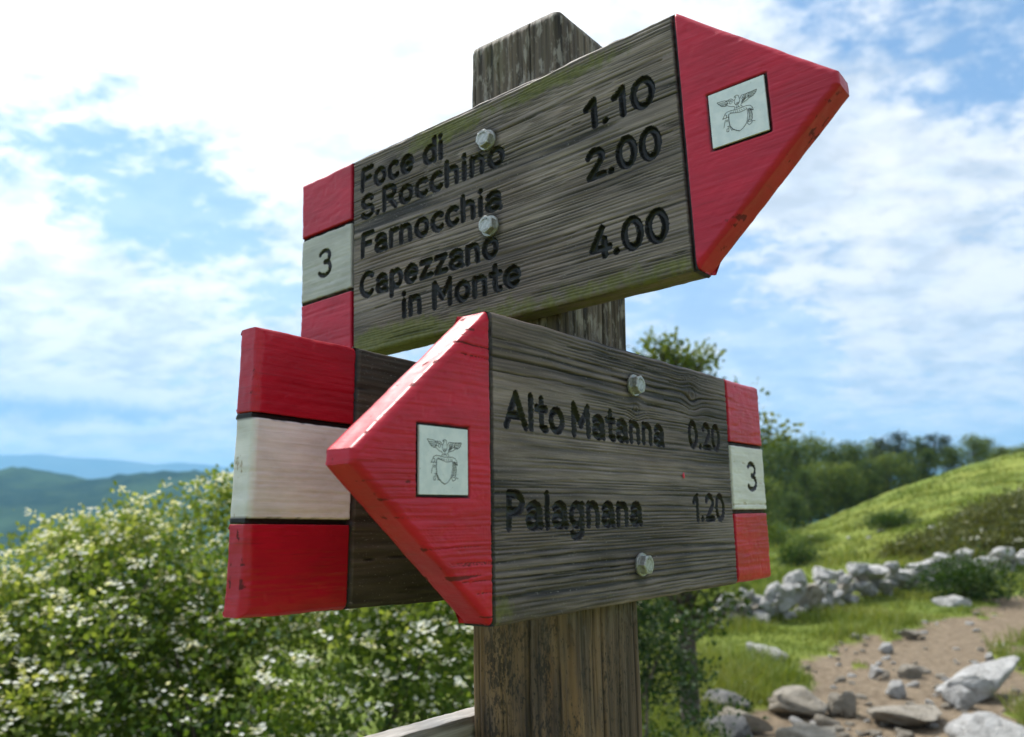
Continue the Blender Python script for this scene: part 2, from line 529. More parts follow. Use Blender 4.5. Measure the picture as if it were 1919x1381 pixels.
def slab(x0, x1, bot, top, t, step, hfun, edges=(1, 1, 1, 1), r=0.0035, seed=0, rough_edge=0.0006):
    """board piece: front relief in the plane y=0 (outside is -y), thickness t.
    bot/top: functions of x. edges=(left,right,bottom,top) which ones are outer, rounded edges.
    hfun(X,Z,D)->dict(h=..., attrs...)   returns V, quads(front), quads(side), attrs, ID"""
    eL, eR, eB, eT = edges
    us = spaced(x1 - x0, step, eL, eR)
    hmax = max(top(x0) - bot(x0), top(x1) - bot(x1))
    vs = spaced(hmax, step, eB, eT)
    U, Vv = np.meshgrid(us, vs, indexing='ij')
    X = x0 + (x1 - x0) * U
    bb = np.vectorize(bot)(x0 + (x1 - x0) * us)[:, None]
    tt = np.vectorize(top)(x0 + (x1 - x0) * us)[:, None]
    Z = bb + (tt - bb) * Vv
    slope_t = (top(x1) - top(x0)) / (x1 - x0)
    slope_b = (bot(x1) - bot(x0)) / (x1 - x0)
    BIG = np.full(X.shape, 1.0)
    dl = X - x0 if eL else BIG
    dr = x1 - X if eR else BIG
    db = (Z - bb) / math.hypot(1, slope_b) if eB else BIG
    dt = (tt - Z) / math.hypot(1, slope_t) if eT else BIG
    D = np.minimum(np.minimum(dl, dr), np.minimum(db, dt))
    rr = r * (0.65 + 0.8 * fbm(X * 60, Z * 60, 3, seed + 3))

    def drop(d):
        q = np.clip(rr - d, 0, None)
        return rr - np.sqrt(np.clip(rr * rr - q * q, 0, None))
    res = hfun(X, Z, D)
    h = res.pop('h')
    ID = res.pop('id', None)
    fall = np.maximum(np.maximum(drop(dl), drop(dr)), np.maximum(drop(db), drop(dt)))
    Y = -(h * sstep(0, 0.0012, D) - fall)
    # slightly uneven outline
    wob = rough_edge * (fbm(X * 45, Z * 45, 4, seed + 5) - 0.5) * 2
    fade = 1 - sstep(0, 0.02, D)
    Zc = (Z - (bb + tt) / 2)
    if eB or eT:
        Z = Z + wob * fade * np.sign(Zc) * ((db < 0.02) | (dt < 0.02))
    if eL:
        X = X + wob * fade * (dl < 0.02)
    if eR:
        X = X - wob * fade * (dr < 0.02)
    nu, nv = X.shape
    V = np.stack([X, Y, Z], -1).reshape(-1, 3)
    front = grid_faces(nu, nv)[:, ::1]
    idx = np.arange(nu * nv).reshape(nu, nv)
    loop = np.concatenate([idx[:-1, 0], idx[-1, :-1], idx[:0:-1, -1], idx[0, :0:-1]])
    base = V[loop]
    cen = base.mean(0)
    A = {k: v.reshape(-1) for k, v in res.items()}
    fr = [0.10, 0.22, 0.36, 0.50, 0.64, 0.78, 0.88, 0.95, 1.0]
    rings = [loop]
    VV = [V]
    AA = {k: [v] for k, v in A.items()}
    cnt = len(V)
    per = np.arange(len(loop))
    arc_l = np.concatenate([[0], np.cumsum(np.linalg.norm(np.diff(base[:, [0, 2]], axis=0), axis=1))])
    # local outward direction in the x/z plane
    nx = np.roll(base, -2, 0) - np.roll(base, 2, 0)
    nrm = np.stack([nx[:, 2], np.zeros(len(base)), -nx[:, 0]], -1)
    nrm /= np.linalg.norm(nrm, axis=1)[:, None] + 1e-9
    if ((base - cen) * nrm).sum() < 0:
        nrm = -nrm
    for f in fr:
        P = base.copy()
        y = base[:, 1] + (t - base[:, 1]) * f
        rough = 0.0007 * (fbm(arc_l * 130, np.full(len(loop), f * t * 130), 4, seed + 7) - 0.6)
        rnd = 0.0 if f < 0.9 else (0.0012 if f < 0.97 else 0.0028)
        P = P + nrm * (rough * (f < 0.99) * (f > 0.05) - rnd)[:, None] if hasattr(rough * 1.0, 'shape') else P
        P[:, 1] = y
        VV.append(P)
        for k in AA:
            v = A[k][loop]
            if k == 'wear':
                v = v * 0.4 + 0.50 * sstep(0.54, 0.76, fbm(arc_l * 90, np.full(len(loop), f * 3.0), 4, seed + 2))
            elif k == 'grain':
                v = 0.15 + 0.7 * fbm(arc_l * 30, np.full(len(loop), f * 9.0), 4, seed + 2)
            elif k == 'ink':
                v = v * (1.0 if f < 0.95 else 0.8)
            elif k == 'crack':
                v = v * 0.5
            AA[k].append(v)
        rings.append(np.arange(cnt, cnt + len(loop)))
        cnt += len(loop)
    side = []
    for a, b in zip(rings[:-1], rings[1:]):
        side.append(np.stack([a, np.roll(a, -1), np.roll(b, -1), b], -1)[:, ::-1])
    side = np.concatenate(side)
    # back cap
    bc = VV[-1].mean(0)
    VV.append(bc[None])
    for k in AA:
        AA[k].append(np.array([AA[k][-1].mean()]))
    cap = np.stack([np.full(len(loop), cnt), rings[-1], np.roll(rings[-1], -1)], -1)[:, ::-1]
    return np.concatenate(VV), front, side, cap, {k: np.concatenate(v) for k, v in AA.items()}, ID


def sub(V, F, attrs):
    u, inv = np.unique(F.ravel(), return_inverse=True)
    return V[u], inv.reshape(F.shape), {k: v[u] for k, v in attrs.items()}


def build_piece(name, parent, mat, S, letter_mat=None, letter_name='letter'):
    V, front, side, cap, at, ID = S
    objs = []
    if ID is not None and letter_mat is not None:
        idf = ID.reshape(-1)
        q = idf[front]
        same = (q[:, 0] >= 0) & (q[:, 0] == q[:, 1]) & (q[:, 0] == q[:, 2]) & (q[:, 0] == q[:, 3])
        main = front[~same]
    else:
        main = front
    o = link(name, mesh_np(name, V, [main, side, cap], mat, at), parent)
    if ID is not None and letter_mat is not None:
        for k in range(idf.max() + 1):
            fk = front[same & (q[:, 0] == k)]
            if len(fk):
                v2, f2, a2 = sub(V, fk, at)
                link(letter_name, mesh_np(letter_name, v2, [f2], letter_mat, a2), o)
    return o


# ------------------------------------------------------------------ sign frame
SIGN = bpy.data.objects
TH = math.radians(90) - (math.radians(45) - 0.1165)
POST = Vector((0.0337, 0.6893, CAM_H + 0.2460))
HX, HY = 0.0488, 0.05


def sign_matrix(kind, t, rot_in, zc):
    """frame: x along the board, y inward, z up; origin on the front plane at the post axis, board's pivot height zc"""
    R = Matrix.Rotation(TH, 4, 'Z')
    T = Matrix.Translation(POST)
    if kind == 'A':
        L = Matrix.Translation((-(HX + t), 0, zc)) @ Matrix.Rotation(-math.pi / 2, 4, 'Z')
    elif kind == 'B':
        L = Matrix.Translation((0, -(HY + t), zc))
    else:
        L = Matrix.Translation((0, HY, zc))
    return T @ R @ L @ Matrix.Rotation(-rot_in, 4, 'Y') @ Matrix.Translation((0, 0, -zc))


def sign_root(kind, t, rot_in, zc, zbase, name, label):
    e = bpy.data.objects.new(name, None)
    COL.objects.link(e)
    e.empty_display_size = 0.05
    e.matrix_world = sign_matrix(kind, t, rot_in, zc)
    return tag(e, label, 'sign', 'wooden direction signs on the post')


GW = 0.0026      # width of the black saw cuts


def groove_x(X, xs):
    d = np.full(X.shape, 1.0)
    for x in xs:
        d = np.minimum(d, np.abs(X - x))
    return d


def panel_fun(letters, seed, knots, cracks, gx, moss_fun, ridge_f=340., warp=.0035, bolts=()):
    def f(X, Z, D):
        h, col, cr, g = wood_field(X, Z, seed, knots, cracks, ridge_f, warp)
        S, ID = letters_sdf(X, Z, letters)
        cut = 1 - sstep(-0.0013, 0.0003, S)
        depth = 0.0034 + 0.0012 * vn(X * 120, Z * 120, 2)
        gd = groove_x(X, gx) + 0.0005 * (vn(Z * 300, X * 0, 4) - 0.5)
        gc = 1 - sstep(GW * 0.5, GW, gd)
        h = h * (1 - cut) - depth * cut
        h = np.minimum(h, -0.004 * gc)
        ink = np.maximum(1 - sstep(-0.0004, 0.0006, S), 1 - sstep(GW * 0.7, GW * 1.15, gd))
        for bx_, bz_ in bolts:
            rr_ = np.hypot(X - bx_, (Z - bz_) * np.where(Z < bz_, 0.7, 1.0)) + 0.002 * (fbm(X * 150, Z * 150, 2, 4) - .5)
            cr = np.maximum(cr, 0.75 * (1 - sstep(0.0085, 0.0150, rr_)))  # contact shade and some dirt around the washers, painted into the wood
        # faded ink here and there, grime on edges
        ink = ink * (0.90 + 0.1 * vn(X * 300, Z * 300, 6))
        return dict(h=h, grain=col, crack=cr * (1 - ink), ink=ink, moss=moss_fun(X, Z), id=ID)  # crack also carries the shade and dirt painted round the bolts
    return f


def paint_fun(seed, letters=(), bands=(), rect=None, cracks=(), wear_edge=0.30, relief=1.0, zone=None):
    """painted wood; bands = heights of black cuts; rect=(x0,x1,z0,z1) recess for a plaque"""
    def f(X, Z, D):
        hw, col, cr, g = wood_field(X, Z, seed, (), cracks, 230., .003)
        h = hw * 0.40 * relief
        ink = np.zeros_like(X)
        ID = None
        if letters:
            S, ID = letters_sdf(X, Z, letters)
            cut = 1 - sstep(-0.0013, 0.0003, S)
            h = h * (1 - cut) - 0.0022 * cut
            ink = 1 - sstep(-0.0003, 0.0005, S)
        for zb in bands:
            gd = np.abs(Z - zb) + 0.0006 * (vn(X * 260, Z * 0, seed) - 0.5)
            gc = 1 - sstep(GW * 0.5, GW, gd)
            h = np.minimum(h, -0.0035 * gc)
            ink = np.maximum(ink, 1 - sstep(GW * 0.75, GW * 1.15, gd))
        if rect:
            rx0, rx1, rz0, rz1 = rect
            ins = np.minimum(np.minimum(X - rx0, rx1 - X), np.minimum(Z - rz0, rz1 - Z)) + 0.0019 + 0.0006 * (vn(X * 240, Z * 240, seed) - .5)
            c = sstep(-0.0002, 0.0006, ins)
            h = h * (1 - c) - 0.0020 * c
            ink = np.maximum(ink, c)
        edge = np.exp(-np.clip(D, 0, 1) / 0.0035)
        streak = sstep(0.72, 0.9, vn(g * 330, X * 10, seed + 11)) * sstep(0.50, 0.68, fbm(X * 13, Z * 13, 3, seed + 12))
        pits = sstep(0.80, 0.88, vn(X * 140, Z * 220, seed + 13))
        wear = np.clip(wear_edge * edge * (0.4 + 1.3 * fbm(X * 80, Z * 80, 3, seed + 1)) + 0.40 * streak + 0.45 * pits * fbm(X * 20, Z * 20, 2, seed + 3) + 0.8 * cr * (len(cracks) > 0), 0, 1)
        h = h - 0.0004 * streak - 0.0002 * pits + 0.0005 * (fbm(X * 90, Z * 200, 3, seed + 9) - 0.5)
        if zone is not None:
            # paint cracked and lifted along the grain
            zz = zone(X, Z)
            ck = sstep(0.60, 0.74, vn(g * 480, X * 26, seed + 15) * .75 + .25 * vn(g * 900, X * 60, seed + 14)) * zz
            wear = np.clip(wear + 0.8 * ck, 0, 1)
            h = h - 0.0006 * ck + 0.0004 * zz * sstep(.45, .6, vn(g * 480, X * 26, seed + 15))
        d = dict(h=h, ink=ink, wear=wear)
        if ID is not None:
            d['id'] = ID
        return d
    return f


const = lambda v: (lambda x: v)

# ---------------- emblem on the plaques: eagle above a shield with a ribbon
EMB = [
    [(432, 382), (475, 390), (520, 400), (535, 415), (590, 415), (608, 430), (618, 455), (632, 462), (640, 445), (652, 418), (640, 415), (630, 412), (645, 397), (665, 396), (680, 412), (684, 440), (688, 468), (700, 466), (708, 440), (718, 430), (760, 437), (800, 436), (886, 438), (878, 462), (868, 485), (842, 513), (800, 522), (760, 545), (708, 560), (695, 585), (712, 612)],
    [(432, 382), (446, 415), (462, 440), (474, 465), (492, 482), (512, 495), (545, 500), (565, 522), (590, 545), (615, 555), (630, 575), (618, 612)],
    [(446, 415), (500, 425), (545, 432)], [(462, 440), (510, 450), (545, 455)], [(474, 465), (520, 470), (550, 470)], [(512, 495), (540, 480), (560, 470)],
    [(530, 412), (552, 440), (545, 480)], [(560, 425), (585, 450), (570, 480), (590, 500)], [(590, 440), (606, 465), (600, 495)], [(550, 440), (575, 436), (600, 452)],
    [(878, 462), (830, 470), (795, 470)], [(868, 485), (825, 492), (790, 492)], [(842, 513), (810, 508), (780, 510)], [(886, 438), (830, 452), (800, 450)],
    [(800, 440), (782, 470), (790, 510)], [(775, 440), (745, 470), (760, 490), (740, 520)], [(745, 445), (715, 480), (722, 520)], [(720, 460), (745, 500), (715, 545)], [(770, 470), (730, 500), (705, 540)], [(795, 480), (750, 515), (710, 550)],
    [(630, 470), (628, 510), (640, 545), (655, 560), (672, 545), (688, 515), (690, 480)], [(648, 520), (675, 520)], [(645, 540), (660, 535), (676, 540)], [(650, 575), (645, 605)], [(668, 570), (676, 604)], [(640, 600), (662, 592), (684, 602)],
    [(500, 652), (512, 622), (540, 606), (580, 608), (650, 628), (710, 626), (760, 630), (795, 645), (818, 682), (828, 738), (800, 722), (770, 690)],
    [(545, 658), (580, 650), (620, 668), (680, 692), (730, 688), (760, 678)],
    [(570, 632), (572, 645)], [(590, 634), (592, 650)], [(612, 640), (612, 656)], [(634, 646), (634, 664)], [(656, 650), (656, 672)], [(680, 652), (680, 676)], [(704, 652), (704, 676)], [(728, 652), (730, 672)], [(750, 652), (754, 668)],
    [(500, 652), (478, 700), (500, 692), (512, 706), (528, 690), (545, 700)], [(512, 640), (530, 660), (520, 690)], [(508, 735), (532, 738), (528, 762), (512, 758)], [(508, 735), (494, 780), (484, 846)], [(545, 700), (548, 740)],
    [(522, 850), (545, 846), (540, 880), (516, 885), (512, 930), (534, 936), (538, 900)], [(556, 870), (566, 930), (586, 934)],
    [(550, 670), (545, 760), (552, 850), (580, 920), (620, 965), (655, 990), (695, 965), (730, 920), (752, 860), (762, 780), (760, 682)],
    [(553, 672), (548, 760), (555, 850), (583, 918), (622, 962), (655, 986)],
    [(772, 700), (778, 780), (772, 850), (748, 905), (765, 946), (795, 930), (806, 900), (834, 916)], [(806, 735), (812, 800), (808, 860), (790, 905)],
    [(772, 715), (800, 728)], [(775, 735), (806, 748)], [(776, 757), (808, 770)], [(777, 780), (810, 792)], [(777, 802), (811, 814)], [(776, 824), (810, 836)], [(774, 846), (808, 858)], [(768, 868), (802, 878)], [(758, 890), (792, 900)], [(784, 700), (822, 728)], [(780, 690), (815, 705)],
]


def flat_mat(name, col, rough=0.5, metal=0.0):
    m, t, b = principled(name)
    co = t.coords('Object')
    n = t.noise(co, 160, 4, 0.6)
    c = t.mix(t.ramp(n, 0.35, 0.7, 0, 0.22), col, tuple(x * 0.6 for x in col))
    t.put(b.inputs['Base Color'], c)
    b.inputs['Roughness'].default_value = rough
    b.inputs['Metallic'].default_value = metal
    return m


PLATE = None


def plate_material():
    m, t, b = principled('brushed plaque metal')
    co = t.coords('Object')
    n = t.noise(co, 900, 3, 0.6)
    n2 = t.noise(co, 120, 4, 0.6)
    c = t.mix(t.ramp(n2, 0.35, 0.65), (0.60, 0.66, 0.68), (0.70, 0.74, 0.75))
    spots = t.ramp(t.noise(co, 700, 2, 0.5), 0.70, 0.76)
    c = t.mix(t.math('MULTIPLY', spots, 0.7), c, (0.16, 0.15, 0.12))
    t.put(b.inputs['Base Color'], c)
    b.inputs['Metallic'].default_value = 0.15
    t.put(b.inputs['Roughness'], t.math('MULTIPLY_ADD', n, 0.2, 0.35))
    return m


PLATE = plate_material()
LINE = flat_mat('engraved black line', (0.05, 0.055, 0.06), 0.6)


def box_mesh(name, x0, x1, y0, y1, z0, z1, mat, bev=0.0):
    import bmesh
    bm = bmesh.new()
    bmesh.ops.create_cube(bm, size=1)
    for v in bm.verts:
        v.co = Vector((x0 + (v.co.x + .5) * (x1 - x0), y0 + (v.co.y + .5) * (y1 - y0), z0 + (v.co.z + .5) * (z1 - z0)))
    if bev:
        bmesh.ops.bevel(bm, geom=list(bm.edges), offset=bev, segments=2, affect='EDGES', profile=0.5)
    me = bpy.data.meshes.new(name)
    bm.to_mesh(me)
    bm.free()
    me.materials.append(mat)
    return me


def plaque(parent, x0, x1, z0, z1):
    p = link('plaque', box_mesh('plaque', x0, x1, -0.0002, 0.0014, z0, z1, PLATE, 0.0002), parent)
    V, F = [], []
    w = 0.00017
    for pl in EMB:
        pts = []
        for ex, ey in pl:
            u = (ex - 335) / 640
            tp = 190 + 72 * u
            v = (1127 - ey) / (1127 - tp)
            pts.append(np.array([x0 + u * (x1 - x0), z0 + v * (z1 - z0)]))
        for a, b in zip(pts[:-1], pts[1:]):
            d = b - a
            L = np.linalg.norm(d) + 1e-9
            d = d / L
            n = np.array([-d[1], d[0]]) * w
            a2, b2 = a - d * w * .7, b + d * w * .7
            i = len(V)
            for q in (a2 - n, b2 - n, b2 + n, a2 + n):
                V.append((q[0], -0.00028 - 0.000004 * (len(V) % 28), q[1]))
            F.append((i, i + 1, i + 2, i + 3))
    link('emblem', mesh_np('emblem', V, [np.array(F)], LINE, smooth=False), p)
    return p


def bolt_material():
    m, t, b = principled('weathered stainless steel')
    co = t.coords('Object')
    n = t.noise(co, 500, 4, 0.65)
    c = t.mix(t.ramp(n, 0.3, 0.7), (0.30, 0.30, 0.28), (0.50, 0.51, 0.50))
    rust = t.ramp(t.noise(co, 260, 3, 0.6), 0.60, 0.74)
    c = t.mix(t.math('MULTIPLY', rust, 0.6), c, (0.16, 0.12, 0.06))
    t.put(b.inputs['Base Color'], c)
    b.inputs['Metallic'].default_value = 0.75
    t.put(b.inputs['Roughness'], t.math('MULTIPLY_ADD', n, 0.3, 0.36))
    t.put(b.inputs['Normal'], t.bump(n, 0.25, 0.0004))
    return m


STEEL = bolt_material()


def lathe_poly(rs_ys, n, rot=0.0, hexfrom=None):
    V, F = [], []
    for k, (r, y, shape) in enumerate(rs_ys):
        for i in range(n):
            a = 2 * math.pi * i / n + rot
            rr = r
            if shape == 'hex':
                s = math.pi / 3
                b = (a - rot) % s - s / 2
                rr = r * math.cos(math.pi / 6) / math.cos(b)
                V.append((rr * math.cos(a), y, rr * math.sin(a)))
                continue
            V.append((rr * math.cos(a), y, rr * math.sin(a)))
    for k in range(len(rs_ys) - 1):
        for i in range(n):
            j = (i + 1) % n
            F.append((k * n + i, k * n + j, (k + 1) * n + j, (k + 1) * n + i))
    return V, F


def bolt(parent, x, z, rot, name='bolt'):
    n = 48
    # washer sits on the wood at y=0, head outwards (-y)
    V, F = lathe_poly([(0.0001, 0.001, ''), (0.0088, 0.001, ''), (0.0090, -0.0006, ''), (0.0087, -0.0016, ''), (0.0001, -0.0016, '')], n)
    Vh, Fh = lathe_poly([(0.0078, -0.0014, 'hex'), (0.0078, -0.0062, 'hex'), (0.0074, -0.0068, 'hex'), (0.0066, -0.0071, ''), (0.0050, -0.0072, ''), (0.0046, -0.0069, ''), (0.0001, -0.0068, '')], n, rot)
    # stamped marks on the head
    for k, a in enumerate((1.1, 1.5, 1.9, 4.3, 4.7, 5.1)):
        a += rot * 0.3
        cx, cz = 0.0048 * math.cos(a), 0.0048 * math.sin(a)
        i = len(Vh)
        ta = (-math.sin(a), math.cos(a))
        ra = (math.cos(a), math.sin(a))
        for u, v in ((-.5, -.8), (.5, -.8), (.5, .8), (-.5, .8)):
            for yy in (-0.0070, -0.0075):
                Vh.append((cx + ta[0] * u * .0011 + ra[0] * v * .0009, yy, cz + ta[1] * u * .0011 + ra[1] * v * .0009))
        Fh += [(i + 1, i + 3, i + 5, i + 7), (i, i + 2, i + 3, i + 1), (i + 2, i + 4, i + 5, i + 3), (i + 4, i + 6, i + 7, i + 5), (i + 6, i, i + 1, i + 7)]
    b = link(name, mesh_np('bolt', Vh, [np.array(Fh)], STEEL, smooth=False), parent, (x, 0, z))
    link('washer', mesh_np('washer', V, [np.array(F)], STEEL, smooth=False), b)
    return b


# ================================================================== upper sign (A)
tA = 0.0240
SA = sign_root('A', tA, 0.0318, 0.05, -0.0853, 'direction_sign', 'upper wooden sign with red arrowhead pointing right, listing Farnocchia and Capezzano')
aL, aG1, aG2, aT = -0.2581, -0.1800, 0.1682, 0.2740
aZT, aZB, aB1, aB2, aZC = 0.1105, -0.0853, 0.0501, -0.0197, 0.0155
CAPH, SWD = 0.0256, 0.0052
LA = []
for tx, x0, x1, zb in (('Foce di', -.1685, -.0615, .0737), ('S.Rocchino', -.1690, .0065, .0450), ('Farnocchia', -.1685, .0020, .0072),
                       ('Capezzano', -.1700, -.0030, -.0324), ('in Monte', -.1140, .0185, -.0622),
                       ('1.10', .0868, .1475, .0452), ('2.00', .0865, .1490, .0040), ('4.00', .0855, .1495, -.0588)):
    LA += layout(tx, x0, x1, zb, CAPH, SWD)


def mossA(X, Z):
    m = 0.95 * np.exp(-(((X + 0.125) / 0.085) ** 2 + ((Z + 0.078) / 0.019) ** 2))
    m = np.maximum(m, 0.80 * np.exp(-(((X + 0.06) / 0.07) ** 2 + ((Z - 0.098) / 0.014) ** 2)))
    m = np.maximum(m, 0.72 * np.exp(-(((X - 0.06) / 0.10) ** 2 + ((Z - 0.099) / 0.012) ** 2)))
    m = np.maximum(m, 0.58 * np.exp(-((Z + 0.080) / 0.016) ** 2))
    m = np.maximum(m, 0.28 * np.exp(-((Z - 0.02) / 0.03) ** 2) * (X < -.03))
    return m


crA = [(-0.03, 0.20, 0.062, .00035), (-0.05, 0.20, 0.0555, .00030), (0.00, 0.2, 0.049, .0004), (-.19, .02, .0665, .0003), (-.02, .16, .078, .0003),
       (-.19, -.05, .028, .0003), (-0.1, .1, -.012, .0003), (.02, .2, -.07, .0003), (.04, .2, .020, .00025), (-.15, 0.0, -.045, .00025), (.05, .19, -.031, .0003)]
S = slab(aG1 - GW / 2, aG2 + GW / 2, const(aZB), const(aZT), tA, 0.00075,
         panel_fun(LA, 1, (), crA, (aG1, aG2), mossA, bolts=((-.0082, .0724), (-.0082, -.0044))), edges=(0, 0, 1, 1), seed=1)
pA = build_piece('sign_panel', SA, W_A, S, INK)
G2 = GW / 2 + 0.0002
S = slab(aG2 + G2, aT, lambda x: aZB + (aZC - 0.004 - aZB) * (x - aG2) / (aT - aG2), lambda x: aZT + 0.001 + (aZC + 0.004 - aZT) * (x - aG2) / (aT - aG2), tA, 0.0011,
         paint_fun(20, rect=(.1889, .2282, -.0037, .0356), relief=.5, zone=lambda X, Z: 0.10 + 0.5 * sstep(-.03, -.07, Z)), edges=(0, 1, 1, 1), r=0.004, seed=4)
arA = build_piece('arrowhead', SA, RED_A, S)
plaque(arA, .1889, .2282, -.0037, .0356)
for nm, z0, z1, mat, eds, bnds, lets, sd_ in (('red_band', aB1 + .0015, aZT, RED_A, (1, 0, 0, 1), (), (), 31),
                                               ('white_band', aB2 - .0013, aB1 + .0013, WHITE_A, (1, 0, 0, 0), (aB1, aB2), layout('3', -.2320, -.2120, .0010, .0310, .0042), 34),
                                               ('red_band', aZB, aB2 - .0015, RED_A, (1, 0, 1, 0), (), (), 37)):
    S = slab(aL, aG1 - G2, const(z0), const(z1), tA, 0.0011, paint_fun(sd_, letters=lets, bands=bnds, relief=.6), edges=eds, seed=sd_)
    build_piece(nm, SA, mat, S, INK, 'numeral')
bolt(SA, -0.0082, 0.0724, 0.2)
bolt(SA, -0.0082, -0.0044, 0.5)

# ================================================================== lower front sign (B)
tB = 0.0246
SB = sign_root('B', tB, 0.0093, -0.15, -0.3051, 'direction_sign', 'lower front wooden sign with red arrowhead pointing left, reading Alto Matanna and Palagnana')
bT, bG1, bG2, bR = -0.2820, -0.1705, 0.1920, 0.2772
bZT, bZB, bB1, bB2, bZC = -0.1082, -0.3051, -0.1716, -0.2385, -0.2074
LB = []
for tx, x0, x1, zb in (('Alto', -.1570, -.0915, -.1835), ('Matanna', -.0812, .0560, -.1840), ('0.20', .1030, .1690, -.1820),
                       ('Palagnana', -.1580, .0125, -.2485), ('1.20', .1040, .1700, -.2470)):
    LB += layout(tx, x0, x1, zb, CAPH, SWD)


def mossB(X, Z):
    return 0.30 * np.exp(-((Z + 0.300) / 0.012) ** 2) + 0.30 * np.exp(-(((X + 0.165) / 0.02) ** 2 + ((Z + 0.29) / 0.03) ** 2))


crB = [(-0.19, 0.03, -0.1385, .0005), (-0.03, 0.20, -0.1330, .0006), (0.03, .20, -.1500, .0006), (-.19, -.02, -.1275, .0004), (.0, .11, -.1215, .0004), (.06, .2, -.1420, .0004), (-.02, .2, -.1610, .0004),
       (-.17, -.05, -.1480, .00035), (.07, .2, -.1270, .0004), (-.1, .05, -.1180, .0003), (-.19, .0, -.278, .0003)]
knB = [(0.1154, -0.1335, 0.0085, 0.0075), (0.0130, -0.1560, 0.006, 0.005)]
S = slab(bG1 - GW / 2, bG2 + GW / 2, const(bZB), const(bZT), tB, 0.00072,
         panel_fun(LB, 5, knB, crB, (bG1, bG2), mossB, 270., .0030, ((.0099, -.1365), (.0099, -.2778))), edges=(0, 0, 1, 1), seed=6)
pB = build_piece('sign_panel', SB, W_B, S, INK)
S = slab(bT, bG1 - G2, lambda x: bZB + (bZC - 0.004 - bZB) * (bG1 - x) / (bG1 - bT), lambda x: bZT + 0.0005 + (bZC + 0.004 - bZT) * (bG1 - x) / (bG1 - bT), tB, 0.0009,
         paint_fun(50, rect=(-.2345, -.1934, -.2266, -.1875), cracks=((-.215, -.15, -.1345, .0006), (-.20, -.15, -.141, .0003), (-.21, -.15, -.268, .0004), (-.2, -.15, -.279, .0005), (-.19, -.15, -.286, .0005)),
                   zone=lambda X, Z: sstep(-.245, -.285, Z) + .8 * sstep(-.135, -.118, Z) * (X < -.185) + .16), edges=(1, 0, 1, 1), r=0.004, seed=8)
arB = build_piece('arrowhead', SB, RED_B, S)
plaque(arB, -.2345, -.1934, -.2266, -.1875)
for nm, z0, z1, mat, eds, bnds, lets, sd_ in (('red_band', bB1 + .0015, bZT, RED_B, (0, 1, 0, 1), (), (), 61),
                                               ('white_band', bB2 - .0013, bB1 + .0013, WHITE_B, (0, 1, 0, 0), (bB1, bB2), layout('3', .2275, .2515, -.2190, .0315, .0044), 64),
                                               ('red_band', bZB, bB2 - .0015, RED_B, (0, 1, 1, 0), (), (), 67)):
    S = slab(bG2 + G2, bR, const(z0), const(z1), tB, 0.0011, paint_fun(sd_, letters=lets, bands=bnds, relief=1.0, zone=lambda X, Z: 0.45 * (vn(X * 20, Z * 40, 3) > .4)), edges=eds, r=.005, seed=sd_)
    build_piece(nm, SB, mat, S, INK, 'numeral')
bolt(SB, 0.0099, -0.1365, 0.3)
bolt(SB, 0.0099, -0.2778, 0.0)
# a splash of red paint left on the wood
V = [(0.0892 + .0022 * math.cos(a) * (0.7 + .5 * random.random()), -0.0006 + 0.0004 * (i % 2), -0.2067 + .003 * math.sin(a) * (0.7 + .4 * random.random())) for i, a in enumerate(np.linspace(0, 2 * math.pi, 12)[:-1])]
link('paint_fleck', mesh_np('paint_fleck', V + [(0.0892, -0.0010, -0.2067)], [np.array([(i, (i + 1) % 11, 11) for i in range(11)])], flat_mat('red splash', (0.6, 0.02, 0.05), .4)), SB)

# ================================================================== rear sign (C): only its back and tail end show
tC = 0.0215
SC_ = sign_root('C', tC, -0.0149, -0.15, -0.3049, 'direction_sign', 'rear wooden sign behind the red arrowhead, its red and white striped tail end near')
cL, cG, cZT, cZB, cB1, cB2 = -0.2573, -0.1741, -0.1192, -0.3049, -0.1778, -0.2460
cG2 = 0.17
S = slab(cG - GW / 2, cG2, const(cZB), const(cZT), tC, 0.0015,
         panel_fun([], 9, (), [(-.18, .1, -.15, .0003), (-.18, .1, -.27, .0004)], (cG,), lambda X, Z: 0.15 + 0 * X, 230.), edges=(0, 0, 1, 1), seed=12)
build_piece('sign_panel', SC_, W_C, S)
cZC = (cZT + cZB) / 2
S = slab(cG2 + 0.0004, 0.27, lambda x: cZB + (cZC - 0.004 - cZB) * (x - cG2) / (.27 - cG2), lambda x: cZT + (cZC + 0.004 - cZT) * (x - cG2) / (.27 - cG2), tC, 0.003,
         paint_fun(70), edges=(0, 1, 1, 1), r=0.004, seed=13)
build_piece('arrowhead', SC_, RED_C, S)
for nm, z0, z1, mat, eds, bnds, sd_ in (('red_band', cB1 + .0015, cZT, RED_C, (1, 0, 0, 1), (), 81),
                                         ('white_band', cB2 - .0013, cB1 + .0013, WHITE_C, (1, 0, 0, 0), (cB1, cB2), 84),
                                         ('red_band', cZB, cB2 - .0015, RED_C, (1, 0, 1, 0), (), 87)):
    S = slab(cL, cG - G2, const(z0), const(z1), tC, 0.0010, paint_fun(sd_, bands=bnds, wear_edge=.40, relief=.8, zone=lambda X, Z: .10 + 0 * X), edges=eds, r=.005, seed=sd_, rough_edge=.0010)
    build_piece(nm, SC_, mat, S)

# ================================================================== board lower down behind the post
def wood_simple(seed):
    def f(X, Z, D):
        h, col, cr, g = wood_field(X, Z, seed, (), (), 260., .004)
        return dict(h=h * 1.2, grain=col, crack=cr, ink=np.zeros_like(X), moss=0.0 * X + .1)
    return f


